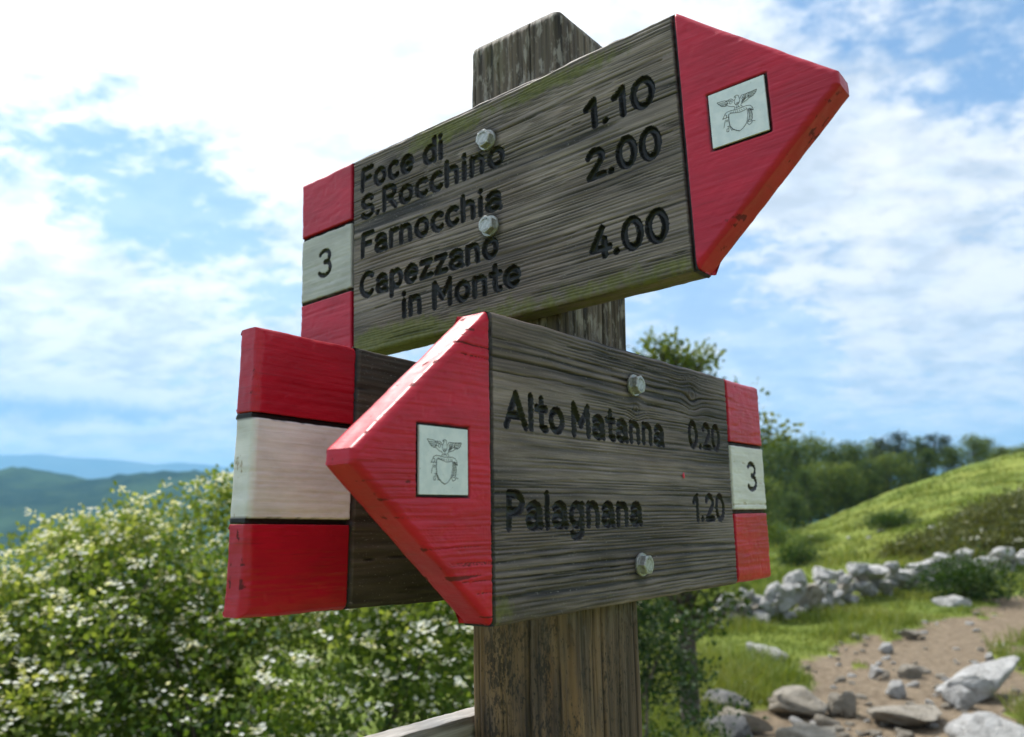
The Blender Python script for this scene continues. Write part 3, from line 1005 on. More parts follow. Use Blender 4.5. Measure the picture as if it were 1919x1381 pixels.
W_D = wood_material('pale backlit board', (0.16, 0.14, 0.115), (0.62, 0.58, 0.53), (0.8, 0.75, 0.68), 0.3, 12.0, 0.5)  # wood lightened overall: backlit sheen of the top edge put into the colour
eD = bpy.data.objects.new('wooden_board', None)
COL.objects.link(eD)
eD.matrix_world = sign_matrix('C', 0.025, 0.0, -0.45)
tag(eD, 'weathered wooden board low behind the post, its top edge pale with backlight', 'board')
S = slab(-0.34, 0.22, const(-0.58), const(-0.3945), 0.0255, 0.0022, wood_simple(15), edges=(1, 1, 1, 1), seed=16)
build_piece('plank', eD, W_D, S)

# ================================================================== post


def post_material():
    m, t, b = principled('weathered post wood')
    co = t.coords('Object')
    g = t.attr('grain')
    crack = t.attr('crack')
    c = t.mix(g, (0.013, 0.0095, 0.007), (0.195, 0.150, 0.112))
    # tan bare patches, mostly on the lower half
    sepn = t.node('ShaderNodeSeparateXYZ')
    t.l.new(co, sepn.inputs[0])
    low = t.ramp(sepn.outputs[2], -0.22, -0.36)
    tan = t.ramp(t.noise(t.mapping(co, (34, 34, 7), (2.2, 0.4, 0)), 1.0, 5, 0.6), 0.40, 0.56)
    lf = t.ramp(sepn.outputs[0], 0.012, -0.030)
    tanf = t.math('MULTIPLY', t.math('MULTIPLY', tan, low), t.math('MULTIPLY_ADD', lf, 0.9, 0.1))
    c = t.mix(t.math('MULTIPLY', tanf, t.math('MULTIPLY_ADD', g, 0.5, 0.45)), c, (0.27, 0.185, 0.095))
    warm = t.ramp(t.noise(t.mapping(co, (40, 40, 5), (7, 1, 0)), 1.0, 4, 0.6), 0.45, 0.7)
    c = t.mix(t.math('MULTIPLY', t.math('MULTIPLY_ADD', warm, 0.5, 0.5), low), c, (0.72, 0.54, 0.40), 'MULTIPLY')
    # black mould spots
    sp = t.noise(t.mapping(co, (380, 380, 190), (1, 1, 0)), 1.0, 5, 0.7)
    sp2 = t.noise(t.mapping(co, (30, 30, 12), (4, 2, 0)), 1.0, 3, 0.5)
    spots = t.ramp(t.math('ADD', sp, t.math('MULTIPLY_ADD', sp2, 0.75, -0.40)), 0.53, 0.66)
    c = t.mix(t.math('MULTIPLY', spots, t.math('MULTIPLY_ADD', low, 0.6, 0.2)), c, (0.014, 0.013, 0.011))
    # grey bleached flakes higher up
    fl = t.noise(t.mapping(co, (120, 120, 40), (9, 3, 0)), 1.0, 5, 0.65)
    hi = t.math('SUBTRACT', 1.0, low)
    c = t.mix(t.math('MULTIPLY', t.ramp(fl, 0.50, 0.62, 0, 0.6), hi), c, (0.36, 0.33, 0.30))
    gr = t.ramp(t.noise(t.mapping(co, (50, 50, 9), (3, 8, 0)), 1.0, 4, 0.6), 0.5, 0.68)
    c = t.mix(t.math('MULTIPLY', t.math('MULTIPLY', gr, hi), 0.35), c, (0.085, 0.085, 0.03))
    c = t.mix(t.math('MULTIPLY', crack, 0.92), c, (0.009, 0.008, 0.007))
    t.put(b.inputs['Base Color'], c)
    b.inputs['Roughness'].default_value = 0.72
    fib = t.noise(t.mapping(co, (900, 900, 45)), 1.0, 3, 0.6)
    t.put(b.inputs['Normal'], t.bump(t.math('ADD', fib, fl), 0.6, 0.0009))
    return m


def make_post():
    # perimeter, clockwise in the post frame; near faces are x=-HX and y=-HY
    rc = 0.006
    per = []

    def seg(a, b, n):
        for i in range(n):
            per.append((a[0] + (b[0] - a[0]) * i / n, a[1] + (b[1] - a[1]) * i / n))

    def corner(cx, cy, a0, n=7):
        for i in range(n):
            a = math.radians(a0 + 90 * i / n)
            per.append((cx + rc * math.cos(a), cy + rc * math.sin(a)))
    hx, hy = HX, HY
    corner(-hx + rc, hy - rc, 90)
    seg((-hx, hy - rc), (-hx, -hy + rc), 110)
    corner(-hx + rc, -hy + rc, 180)
    seg((-hx + rc, -hy), (hx - rc, -hy), 110)
    corner(hx - rc, -hy + rc, 270)
    seg((hx, -hy + rc), (hx, hy - rc), 20)
    corner(hx - rc, hy - rc, 0)
    seg((hx - rc, hy), (-hx + rc, hy), 20)
    per = np.array(per)
    s = np.concatenate([[0], np.cumsum(np.linalg.norm(np.diff(per, axis=0), axis=1))])
    ztop = 0.190
    zs = np.concatenate([[-POST.z - 0.3, -POST.z + 0.02], np.linspace(-1.2, -0.62, 30), np.arange(-0.60, ztop - 0.011, 0.0016)])
    n = len(per)
    Sg, Zg = np.meshgrid(s, zs, indexing='xy')
    # grain runs along z
    w = Sg + 0.004 * (fbm(Zg * 4, Sg * 12, 4, 3) - 0.5) * 2
    n1 = vn(w * 420, Zg * 4, 5)
    n2 = vn(w * 180, Zg * 2.5, 6)
    ridge = sstep(0.25, 0.65, n1 * .65 + n2 * .35)
    fib = vn(w * 1500, Zg * 30, 7)
    fib2 = vn(w * 800, Zg * 12, 9)
    cr = 0.6 * sstep(0.80, 0.9, vn(w * 520, Zg * 7, 8)) * sstep(.4, .6, vn(Sg * 60, Zg * 14, 2))
    faceA0 = s[7]
    for sc0, z0, z1, ww in ((faceA0 + .064, 0.02, .25, .0009), (faceA0 + .028, -.1, .16, .0006), (faceA0 + .014, 0.0, .12, .0004), (faceA0 + .100, .05, .2, .0004),
                            (faceA0 + .052, -.9, -.27, .0008), (faceA0 + .132, -.9, -.33, .0008), (faceA0 + .155, -.9, -.2, .0004), (faceA0 + .118, -.4, .0, .0005),
                            (faceA0 + .165, -.30, .1, .0006), (faceA0 + .03, -.6, -.36, .0004), (faceA0 + .147, -.25, -.03, .0006)):
        wob = .0016 * (vn(Zg * 16, Zg * 0 + sc0 * 99, 4) - .5) * 2
        tp = sstep(z0, z0 + .03, Zg) * (1 - sstep(z1 - .03, z1, Zg))
        cr = np.maximum(cr, np.exp(-((Sg + wob - sc0) / (ww * (.4 + .6 * tp))) ** 4) * (tp > .02))
    h = -0.0010 * (1 - ridge) - .0004 * fib - .0025 * cr + 0.0022 * (fbm(Sg * 30, Zg * 9, 3, 11) - .5)
    col = np.clip(-0.26 + .46 * ridge + .28 * fib + .34 * fib2 + .7 * (fbm(w * 70, Zg * 5, 4, 12) - .35), 0, 1)
    nrm = np.roll(per, -1, 0) - np.roll(per, 1, 0)
    nrm = np.stack([nrm[:, 1], -nrm[:, 0]], -1)
    nrm /= np.linalg.norm(nrm, axis=1)[:, None]
    if (nrm * per).sum() < 0:
        nrm = -nrm
    V = np.zeros((len(zs), n, 3))
    V[..., 0] = per[None, :, 0] + nrm[None, :, 0] * h
    V[..., 1] = per[None, :, 1] + nrm[None, :, 1] * h
    V[..., 2] = Zg
    V = V.reshape(-1, 3)
    G, C = [col.reshape(-1)], [cr.reshape(-1)]
    VV = [V]
    # sawn, chamfered top
    m = len(zs)
    for ins, dz in ((.0012, .0035), (.005, .0070), (.0095, .0105), (.0115, .0113), (.020, .0122), (.035, .0128), (.046, .013)):
        q = per.copy()
        sc_ = np.stack([np.clip(np.abs(q[:, 0]), 0, hx) - ins * np.abs(q[:, 0]) / hx, np.clip(np.abs(q[:, 1]), 0, hy) - ins * np.abs(q[:, 1]) / hy], -1) * np.sign(q)
        zz = ztop - 0.011 + dz + 0.0012 * (fbm(q[:, 0] * 70 + 9, q[:, 1] * 70 + 9, 3, 4) - .5)
        VV.append(np.column_stack([sc_, zz]))
        G.append(.25 + .6 * fbm(q[:, 0] * 200, q[:, 1] * 200 + ins * 500, 3, 2))
        C.append(np.zeros(n))
        m += 1
    VV = np.concatenate(VV)
    i = np.arange(m - 1)[:, None] * n
    j = np.arange(n)[None, :]
    jn = (j + 1) % n
    F = np.stack([i + j, i + jn, i + n + jn, i + n + j], -1).reshape(-1, 4)
    me = mesh_np('wooden_post', VV, [F], post_material(), dict(grain=np.concatenate(G), crack=np.concatenate(C)))
    o = link('wooden_post', me)
    o.matrix_world = Matrix.Translation(POST) @ Matrix.Rotation(TH, 4, 'Z')
    tag(o, 'square weathered grey wooden post that carries the direction signs', 'post')


make_post()

# ================================================================== terrain


def softplus(x, k=1.0):
    return np.where(x * k > 30, x, np.log1p(np.exp(np.clip(x * k, -40, 30))) / k)


def terrain(l, d):
    l = np.asarray(l, float)
    d = np.asarray(d, float)
    s = np.clip((d - 14) / 66, 0, 1) ** 1.15
    q = l / np.maximum(d, 10)
    z = s * np.interp(q, [-1.2, -.5, 0, .2, .30, .341, .394, .445, .497, .55, .59, .63, .8, 1.2], [-40, -22, -9, -3.4, -.6, .6, 2.2, 3.7, 5.2, 6.5, 7.3, 7.9, 9, 12])
    z = z - 0.45 * softplus(-l - 4.0, 1.0) * sstep(-3, 4, d) - 0.35 * softplus(d - 125, 0.2)
    r = np.hypot(l, d)
    z = z + 0.10 * (fbm(l * 0.35 + 50, d * 0.35 + 50, 3, 2) - 0.5) * sstep(2, 5, r) + 0.5 * (fbm(l * .06 + 9, d * .06 + 9, 3, 5) - .5) * sstep(20, 60, r) + 1.1 * (fbm(l * .22 + 9, d * .22 + 9, 4, 8) - .5) * sstep(25, 60, r)
    return np.maximum(z, -260 - 0 * z)


PATHP = np.array([(1.3, 0.5), (1.7, 3.0), (2.55, 5.6), (3.1, 6.9), (3.95, 8.4), (6.0, 11.1), (9.2, 14.6), (13, 18), (20, 23), (30, 30)])


def path_dist(l, d):
    l = np.asarray(l, float)
    d = np.asarray(d, float)
    best = np.full(l.shape, 1e9)
    for (ax, ay), (bx, by) in zip(PATHP[:-1], PATHP[1:]):
        dx, dy = bx - ax, by - ay
        t = np.clip(((l - ax) * dx + (d - ay) * dy) / (dx * dx + dy * dy), 0, 1)
        best = np.minimum(best, np.hypot(l - ax - t * dx, d - ay - t * dy))
    return best


def path_mask(l, d):
    """1 on bare earth, 0 in grass"""
    q = path_dist(l, d) + 1.2 * (fbm(np.asarray(l) * 1.1 + 20, np.asarray(d) * 1.1 + 20, 4, 7) - 0.5) + 0.55 * sstep(.66, .78, fbm(np.asarray(l) * 2.2 + 3, np.asarray(d) * 2.2 + 7, 3, 11))
    return 1 - sstep(0.70, 1.10, q)


def ground_material():
    m, t, b = principled('earth and turf')
    co = t.coords('Object')
    pm = t.attr('path')
    n1 = t.noise(co, 1.3, 6, 0.6)
    n2 = t.noise(co, 14, 5, 0.65)
    n3 = t.noise(co, 0.12, 5, 0.6)
    dirt = t.mix(t.ramp(n2, 0.3, 0.7), (0.118, 0.088, 0.057), (0.262, 0.205, 0.142))
    dirt = t.mix(t.ramp(t.noise(co, 45, 3, 0.6), 0.60, 0.70, 0, 0.6), dirt, (0.38, 0.33, 0.27))
    turf = t.mix(t.ramp(n1, 0.3, 0.7), (0.080, 0.118, 0.020), (0.175, 0.225, 0.038))
    turf = t.mix(t.ramp(n3, 0.42, 0.62, 0, 0.7), turf, (0.24, 0.265, 0.052))
    turf = t.mix(t.ramp(n2, 0.58, 0.72, 0, 0.45), turf, (0.13, 0.085, 0.04))
    turf = t.mix(t.ramp(t.noise(co, 0.55, 5, 0.65), 0.56, 0.68, 0, 0.4), turf, (0.17, 0.145, 0.062))
    turf = t.mix(t.ramp(t.noise(co, 1.1, 5, 0.7), 0.57, 0.67, 0, 0.4), turf, (0.045, 0.080, 0.015))
    turf = t.mix(t.ramp(t.noise(co, 3.7, 4, 0.65), 0.60, 0.70, 0, 0.35), turf, (0.030, 0.052, 0.010))
    edge = t.ramp(t.math('ADD', pm, t.math('MULTIPLY_ADD', n2, 0.5, -0.25)), 0.3, 0.65)
    t.put(b.inputs['Base Color'], t.mix(edge, turf, dirt))
    b.inputs['Roughness'].default_value = 0.95
    b.inputs['Specular IOR Level'].default_value = 0.15
    t.put(b.inputs['Normal'], t.bump(t.math('ADD', n2, t.noise(co, 50, 4, 0.6)), 0.8, 0.03))
    return m


def make_ground():
    th = np.radians(np.concatenate([np.arange(-180, -45, 4.0), np.arange(-45, 45, 0.3), np.arange(45, 180, 4.0)]))
    r = np.concatenate([np.linspace(0.02, 4, 14), np.linspace(4.1, 20, 190), np.geomspace(20.3, 140, 90), np.geomspace(145, 5500, 50)])
    T, Rr = np.meshgrid(th, r, indexing='xy')
    L, D = Rr * np.sin(T), Rr * np.cos(T)
    Z = terrain(L, D)
    pm = path_mask(L, D) * (Rr < 60)
    Z = Z - 0.05 * pm + 0.02 * (fbm(L * 3 + 40, D * 3 + 40, 4, 3) - .5)
    n = len(th)
    i = np.arange(len(r) - 1)[:, None] * n
    j = np.arange(n)[None, :]
    jn = (j + 1) % n
    F = np.stack([i + j, i + n + j, i + n + jn, i + jn], -1).reshape(-1, 4)
    V = np.stack([L, D, Z], -1).reshape(-1, 3)
    # normals up
    o = link('ground', mesh_np('ground', V, [F[:, ::-1]], ground_material(), dict(path=pm.reshape(-1))))
    struct(o)


make_ground()


def gz(l, d):
    return float(terrain(np.array([l]), np.array([d]))[0])


def on_ground(px, py):
    """where the sight line through a picture point meets the near, almost level ground"""
    rr = ray(px, py)
    lo, hi = 1.0, 200.0
    for _ in range(50):
        mid_ = (lo + hi) / 2
        p = CAMPOS + rr * (mid_ / rr.y)
        if p.z > gz(p.x, p.y):
            lo = mid_
        else:
            hi = mid_
    p = CAMPOS + rr * (lo / rr.y)
    return p.x, p.y


# ------------------------------------------------------------------ far hills
def far_material(name, a, b_, sc_):
    m, t, b = principled(name)
    co = t.coords('Object')
    n = t.noise(co, sc_, 6, 0.65)
    n2 = t.noise(co, sc_ * 0.2, 4, 0.6)
    c = t.mix(t.ramp(n, 0.35, 0.65), a, b_)
    c = t.mix(t.ramp(n2, 0.45, 0.65, 0, 0.6), c, tuple(x * 1.7 for x in b_))
    t.put(b.inputs['Base Color'], c)
    b.inputs['Roughness'].default_value = 1.0
    b.inputs['Specular IOR Level'].default_value = 0.0
    return m


def ridge(name, dist, prof, base, depth_w, nl, nd, bump, mat, seed, span):
    px = np.array([p[0] for p in prof], float)
    py = np.array([p[1] for p in prof], float)
    # silhouette heights along the ridge line
    zs = np.array([at_depth(x, y, dist).z for x, y in prof])
    ls = np.array([at_depth(x, y, dist).x for x, y in prof])
    l = np.linspace(-span, span, nl)
    top = np.interp(l, ls, zs, left=zs[0] * .8, right=zs[-1] * .8)
    d = np.linspace(-1.0, 1.4, nd)
    Lg, Dg = np.meshgrid(l, d, indexing='ij')
    shape = np.where(Dg < 0, np.exp(-(np.abs(Dg) / 0.55) ** 1.6), np.exp(-(Dg / 0.9) ** 2))
    spur = fbm(Lg / depth_w * 2.2 + 7, Dg * 1.3 + 5, 4, seed) - 0.5
    rel = (top[:, None] - base)
    Z = base + rel * np.clip(shape + 0.55 * spur * (1 - shape) * np.clip(shape * 2, 0, 1), 0, 1)
    Z = Z + bump * (fbm(Lg / depth_w * 60, Dg * 60, 4, seed + 3) - 0.5) * (0.3 + 0.7 * (shape < .98))
    V = np.stack([Lg, dist + Dg * depth_w, Z], -1).reshape(-1, 3)
    o = link(name, mesh_np(name, V, [grid_faces(nl, nd)], mat))
    struct(o)
    return o


ridge('hill', 2600, [(-900, 900), (-300, 905), (-60, 888), (0, 884), (45, 877), (70, 880), (110, 894), (138, 905), (150, 896), (190, 899), (225, 893), (265, 895), (300, 888), (360, 884), (430, 887), (520, 895), (700, 905), (1000, 915), (1400, 905), (1900, 900), (2400, 890)],
      -262, 1900, 420, 150, 50, far_material('wooded hill', (0.012, 0.028, 0.012), (0.032, 0.056, 0.020), 0.016), 2, 6500)
ridge('mountains', 11000, [(-900, 850), (-300, 862), (-100, 853), (0, 853), (80, 851), (130, 857), (200, 860), (230, 863), (290, 870), (335, 866), (370, 869), (410, 873), (450, 880), (600, 878), (900, 890), (1300, 885), (1900, 880), (2400, 870)],
      -300, 2000, 300, 70, 45, far_material('far mountains', (0.045, 0.07, 0.045), (0.09, 0.11, 0.07), 0.0020), 6, 14000)


# ------------------------------------------------------------------ leaves
def leaf_material(name, ramp_cols, trans=0.35, rough=0.5):
    m = bpy.data.materials.new(name)
    m.use_nodes = True
    t = NT(m.node_tree)
    b = t.n['Principled BSDF']
    out = t.n['Material Output']
    rnd = t.attr('rnd')
    cr_ = t.node('ShaderNodeValToRGB')
    el = cr_.color_ramp.elements
    el[0].position, el[0].color = 0.0, tuple(ramp_cols[0]) + (1,)
    el[1].position, el[1].color = 1.0, tuple(ramp_cols[-1]) + (1,)
    for k, c in enumerate(ramp_cols[1:-1]):
        e = el.new((k + 1) / (len(ramp_cols) - 1))
        e.color = tuple(c) + (1,)
    t.l.new(rnd, cr_.inputs[0])
    t.l.new(cr_.outputs[0], b.inputs['Base Color'])
    b.inputs['Roughness'].default_value = rough
    b.inputs['Specular IOR Level'].default_value = 0.3
    tr = t.node('ShaderNodeBsdfTranslucent')
    warm = t.mix(1.0, cr_.outputs[0], (1.25, 1.15, 0.55), 'MULTIPLY')
    t.l.new(warm, tr.inputs[0])
    mx = t.node('ShaderNodeMixShader')
    mx.inputs[0].default_value = trans
    t.l.new(b.outputs[0], mx.inputs[1])
    t.l.new(tr.outputs[0], mx.inputs[2])
    t.l.new(mx.outputs[0], out.inputs[0])
    return m


def leaf_cloud(P, N, size, rnd, rng, asp=0.55, fold=0.25, up=0.3):
    """P leaf bases, N rough directions of the blade; diamond leaves folded along the midrib"""
    n = len(P)
    N = N / (np.linalg.norm(N, axis=1)[:, None] + 1e-9)
    R_ = rng.normal(size=(n, 3))
    S_ = np.cross(N, R_)
    S_ /= np.linalg.norm(S_, axis=1)[:, None] + 1e-9
    U_ = np.cross(S_, N)
    s = np.asarray(size)[:, None]
    base = P
    tip = P + N * s
    midp = P + N * s * 0.5
    a = midp + S_ * s * asp * 0.5 + U_ * s * fold * 0.4
    c = midp - S_ * s * asp * 0.5 + U_ * s * fold * 0.4
    V = np.stack([base, a, tip, c], 1).reshape(-1, 3)
    i = np.arange(n)[:, None] * 4
    F = np.concatenate([i + np.array([[0, 1, 2]]), i + np.array([[0, 2, 3]])], 0)
    return V, F, np.repeat(rnd, 4)


def tube(pts, rads, sides=6):
    pts = [np.array(p, float) for p in pts]
    V, F = [], []
    for k, p in enumerate(pts):
        d = pts[min(k + 1, len(pts) - 1)] - pts[max(k - 1, 0)]
        d /= np.linalg.norm(d) + 1e-9
        a = np.cross(d, (0.3, 0.9, 0.2))
        a /= np.linalg.norm(a) + 1e-9
        b = np.cross(d, a)
        for i in range(sides):
            an = 2 * math.pi * i / sides
            V.append(p + (a * math.cos(an) + b * math.sin(an)) * rads[k])
    for k in range(len(pts) - 1):
        for i in range(sides):
            j = (i + 1) % sides
            F.append((k * sides + i, k * sides + j, (k + 1) * sides + j, (k + 1) * sides + i))
    return V, F


def join_tubes(ts):
    V, F = [], []
    for v, f in ts:
        b = len(V)
        V += list(v)
        F += [tuple(i + b for i in q) for q in f]
    return np.array(V), np.array(F)


def bark_material():
    m, t, b = principled('bark')
    co = t.coords('Object')
    n = t.noise(t.mapping(co, (6, 6, 2)), 8, 5, 0.6)
    t.put(b.inputs['Base Color'], t.mix(n, (0.035, 0.027, 0.02), (0.13, 0.11, 0.09)))
    b.inputs['Roughness'].default_value = 0.9
    t.put(b.inputs['Normal'], t.bump(n, 0.8, 0.01))
    return m


BARK = bark_material()
LEAF_HAW = leaf_material('hawthorn leaves', [(0.018, 0.048, 0.014), (0.052, 0.108, 0.020), (0.115, 0.185, 0.030), (0.22, 0.29, 0.060), (0.40, 0.44, 0.17)], 0.48)
LEAF_DARK = leaf_material('shaded leaves', [(0.010, 0.028, 0.010), (0.022, 0.055, 0.014), (0.045, 0.085, 0.016), (0.085, 0.13, 0.025)], 0.35)
LEAF_TREE = leaf_material('young tree leaves', [(0.024, 0.050, 0.018), (0.060, 0.100, 0.026), (0.11, 0.158, 0.036), (0.19, 0.23, 0.06)], 0.48)
LEAF_FOREST = leaf_material('forest leaves', [(0.018, 0.042, 0.016), (0.040, 0.078, 0.024), (0.074, 0.118, 0.032), (0.12, 0.165, 0.042)], 0.35, 0.7)
LEAF_FOREST2 = leaf_material('light forest leaves', [(0.034, 0.068, 0.022), (0.076, 0.125, 0.030), (0.125, 0.180, 0.042), (0.19, 0.235, 0.062)], 0.35, 0.7)
LEAF_PINE = leaf_material('pine needles', [(0.016, 0.032, 0.018), (0.032, 0.055, 0.028), (0.055, 0.080, 0.038)], 0.15, 0.7)
LEAF_SCRUB = leaf_material('brownish scrub leaves', [(0.030, 0.042, 0.014), (0.070, 0.088, 0.026), (0.12, 0.135, 0.042), (0.18, 0.185, 0.07)], 0.35)
PETAL = leaf_material('white petals', [(0.66, 0.66, 0.56), (0.80, 0.80, 0.74), (0.86, 0.86, 0.82)], 0.35, 0.6)


def blossoms(C, N, rng, per=12, spread=0.030, size=0.0085):
    """corymbs: per small five-petalled flowers around each centre"""
    V, F, Rn = [], [], []
    b = 0
    for c, nn in zip(C, N):
        nn = nn / (np.linalg.norm(nn) + 1e-9)
        a = np.cross(nn, (0.2, 0.5, 0.8))
        a /= np.linalg.norm(a)
        bb = np.cross(nn, a)
        for _ in range(rng.integers(per // 2, per + 5)):
            q = rng.normal(size=2) * spread * 0.55
            ctr = c + a * q[0] * 1.3 + bb * q[1] + nn * rng.normal() * 0.008
            n2 = nn + rng.normal(size=3) * 0.35
            n2 /= np.linalg.norm(n2)
            a2 = np.cross(n2, a)
            a2 /= np.linalg.norm(a2)
            b2 = np.cross(n2, a2)
            s = size * rng.uniform(0.75, 1.2)
            V.append(ctr - n2 * s * .3)
            for i in range(10):
                an = 2 * math.pi * i / 10
                rr = s if i % 2 == 0 else s * 0.72
                V.append(ctr + (a2 * math.cos(an) + b2 * math.sin(an)) * rr + n2 * (s * .15 if i % 2 == 0 else 0))
            for i in range(10):
                F.append((b, b + 1 + i, b + 1 + (i + 1) % 10))
            Rn += [rng.random()] * 11
            b += 11
    return np.array(V), np.array(F), np.array(Rn)


def shrub(name, label, lrange, drange, topf, nclump, leaf_n, flower_n, mat, seed, leaf=0.025, young=0.5, base_d=3.3, frontf=None, dark=0.0, cat='shrub', grp=None, per=10, bl=0.0085, csp=1.0):
    rng = np.random.default_rng(seed)
    bx, by = (lrange[0] + lrange[1]) / 2, base_d
    bz = gz(bx, by)
    root = np.array([bx, by, bz])
    C = []
    while len(C) < nclump:
        l = rng.uniform(*lrange)
        d = rng.uniform(*drange)
        top = topf(l)
        # domed in depth: highest around base_d
        k = 1 - 0.35 * min(1, abs(d - base_d) / max(base_d - drange[0], 1e-3)) ** 2
        z = gz(l, d) + (top * k) * (1 - rng.random() ** 1.25 * 0.97)
        lump = vn(np.array([l * 3.1 + z * 2.0 + 9]), np.array([d * 3.1 + z * 3.3 + 5]), seed)[0]
        if lump < 0.42 and rng.random() < 0.93:
            continue
        C.append((l, d, z, top * k))
    C = np.array(C)
    rel = C[:, 2] / C[:, 3]
    # clump directions: up and out towards the light
    Nc = np.stack([(C[:, 0] - bx) * 0.35, (C[:, 1] - base_d) * 0.5, 0.55 + 0.5 * rel], -1) + rng.normal(size=(nclump, 3)) * 0.35
    k = rng.integers(leaf_n // 2, leaf_n + leaf_n // 2, nclump)
    ci = np.repeat(np.arange(nclump), k)
    off = rng.normal(size=(len(ci), 3)) * np.array([0.045, 0.045, 0.032]) * csp
    P = C[ci, :3] + off
    Nn = Nc[ci] * 0.6 + off * 14 + rng.normal(size=(len(ci), 3)) * 0.45
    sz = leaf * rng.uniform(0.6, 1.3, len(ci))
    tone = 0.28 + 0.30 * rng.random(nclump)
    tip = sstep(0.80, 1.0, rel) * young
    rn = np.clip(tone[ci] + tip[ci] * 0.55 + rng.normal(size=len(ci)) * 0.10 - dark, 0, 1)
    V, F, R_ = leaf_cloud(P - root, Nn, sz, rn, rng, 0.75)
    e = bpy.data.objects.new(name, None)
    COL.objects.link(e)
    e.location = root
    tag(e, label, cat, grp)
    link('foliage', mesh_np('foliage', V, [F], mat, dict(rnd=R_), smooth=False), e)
    # upright shoots at the top
    # stems
    ts = []
    for _ in range(26):
        q = C[rng.integers(nclump)][:3] - root
        b0 = np.array([rng.normal() * 0.12 * (lrange[1] - lrange[0]), rng.normal() * 0.1, -0.05])
        m1 = b0 * 0.6 + q * 0.4 + np.array([0, 0, 0.10])
        ts.append(tube([b0, m1, q], [0.016, 0.010, 0.004], 5))
    v, f = join_tubes(ts)
    link('stems', mesh_np('stems', v, [f], BARK), e)
    if flower_n:
        key = np.floor(C[:, 0] / (.13 * csp)).astype(int) * 1000 + np.floor(C[:, 2] / (.11 * csp)).astype(int)
        rank = np.zeros(nclump, int)
        for kk in np.unique(key):
            ii = np.where(key == kk)[0]
            rank[ii[np.argsort(C[ii, 1])]] = np.arange(len(ii))
        w = (0.30 + 0.70 * sstep(0.2, 0.9, rel)) * np.where(rank < 3, 1.0, 0.10) + 0.004
        if frontf is not None:
            w = w * frontf(C[:, 0], rel)
        idx = rng.choice(nclump, flower_n, replace=False, p=w / w.sum())
        fc = C[idx, :3] + Nc[idx] * 0.045 + np.array([0, -0.05, 0.02]) * csp
        fn = Nc[idx] * 0.5 + np.array([0, -0.10, 1.0])
        v, f, r_ = blossoms(fc - root, fn, rng, per, .030 * csp, bl)
        link('blossoms', mesh_np('blossoms', v, [f], PETAL, dict(rnd=r_), smooth=False), e)
    return e


def top_from_px(prof, d):
    ls = [at_depth(x, y, d).x for x, y in prof]
    zs = [at_depth(x, y, d).z for x, y in prof]
    return lambda l: float(np.interp(l, ls, zs)) - 0.0


topL = top_from_px([(-200, 1000), (0, 1010), (30, 985), (70, 995), (110, 958), (150, 985), (200, 965), (260, 975), (420, 925)], 3.2)
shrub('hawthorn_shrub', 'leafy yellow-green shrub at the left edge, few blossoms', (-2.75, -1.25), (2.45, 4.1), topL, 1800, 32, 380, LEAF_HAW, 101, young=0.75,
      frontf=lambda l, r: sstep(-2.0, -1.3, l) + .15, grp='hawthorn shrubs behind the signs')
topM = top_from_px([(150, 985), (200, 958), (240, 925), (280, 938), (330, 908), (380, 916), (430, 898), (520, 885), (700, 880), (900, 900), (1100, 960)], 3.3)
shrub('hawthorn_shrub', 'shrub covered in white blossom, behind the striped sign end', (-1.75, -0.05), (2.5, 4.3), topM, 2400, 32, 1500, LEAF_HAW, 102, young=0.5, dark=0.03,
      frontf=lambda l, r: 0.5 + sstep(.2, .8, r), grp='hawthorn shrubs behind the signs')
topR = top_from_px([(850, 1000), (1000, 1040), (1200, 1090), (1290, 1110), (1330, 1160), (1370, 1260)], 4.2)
shrub('hawthorn_shrub', 'dark green shrub just right of the post, a few pale blossoms', (-0.25, 1.02), (3.6, 5.0), topR, 1000, 34, 34, LEAF_DARK, 103, young=0.0, dark=0.06, base_d=4.3, per=5, grp='hawthorn shrubs behind the signs')


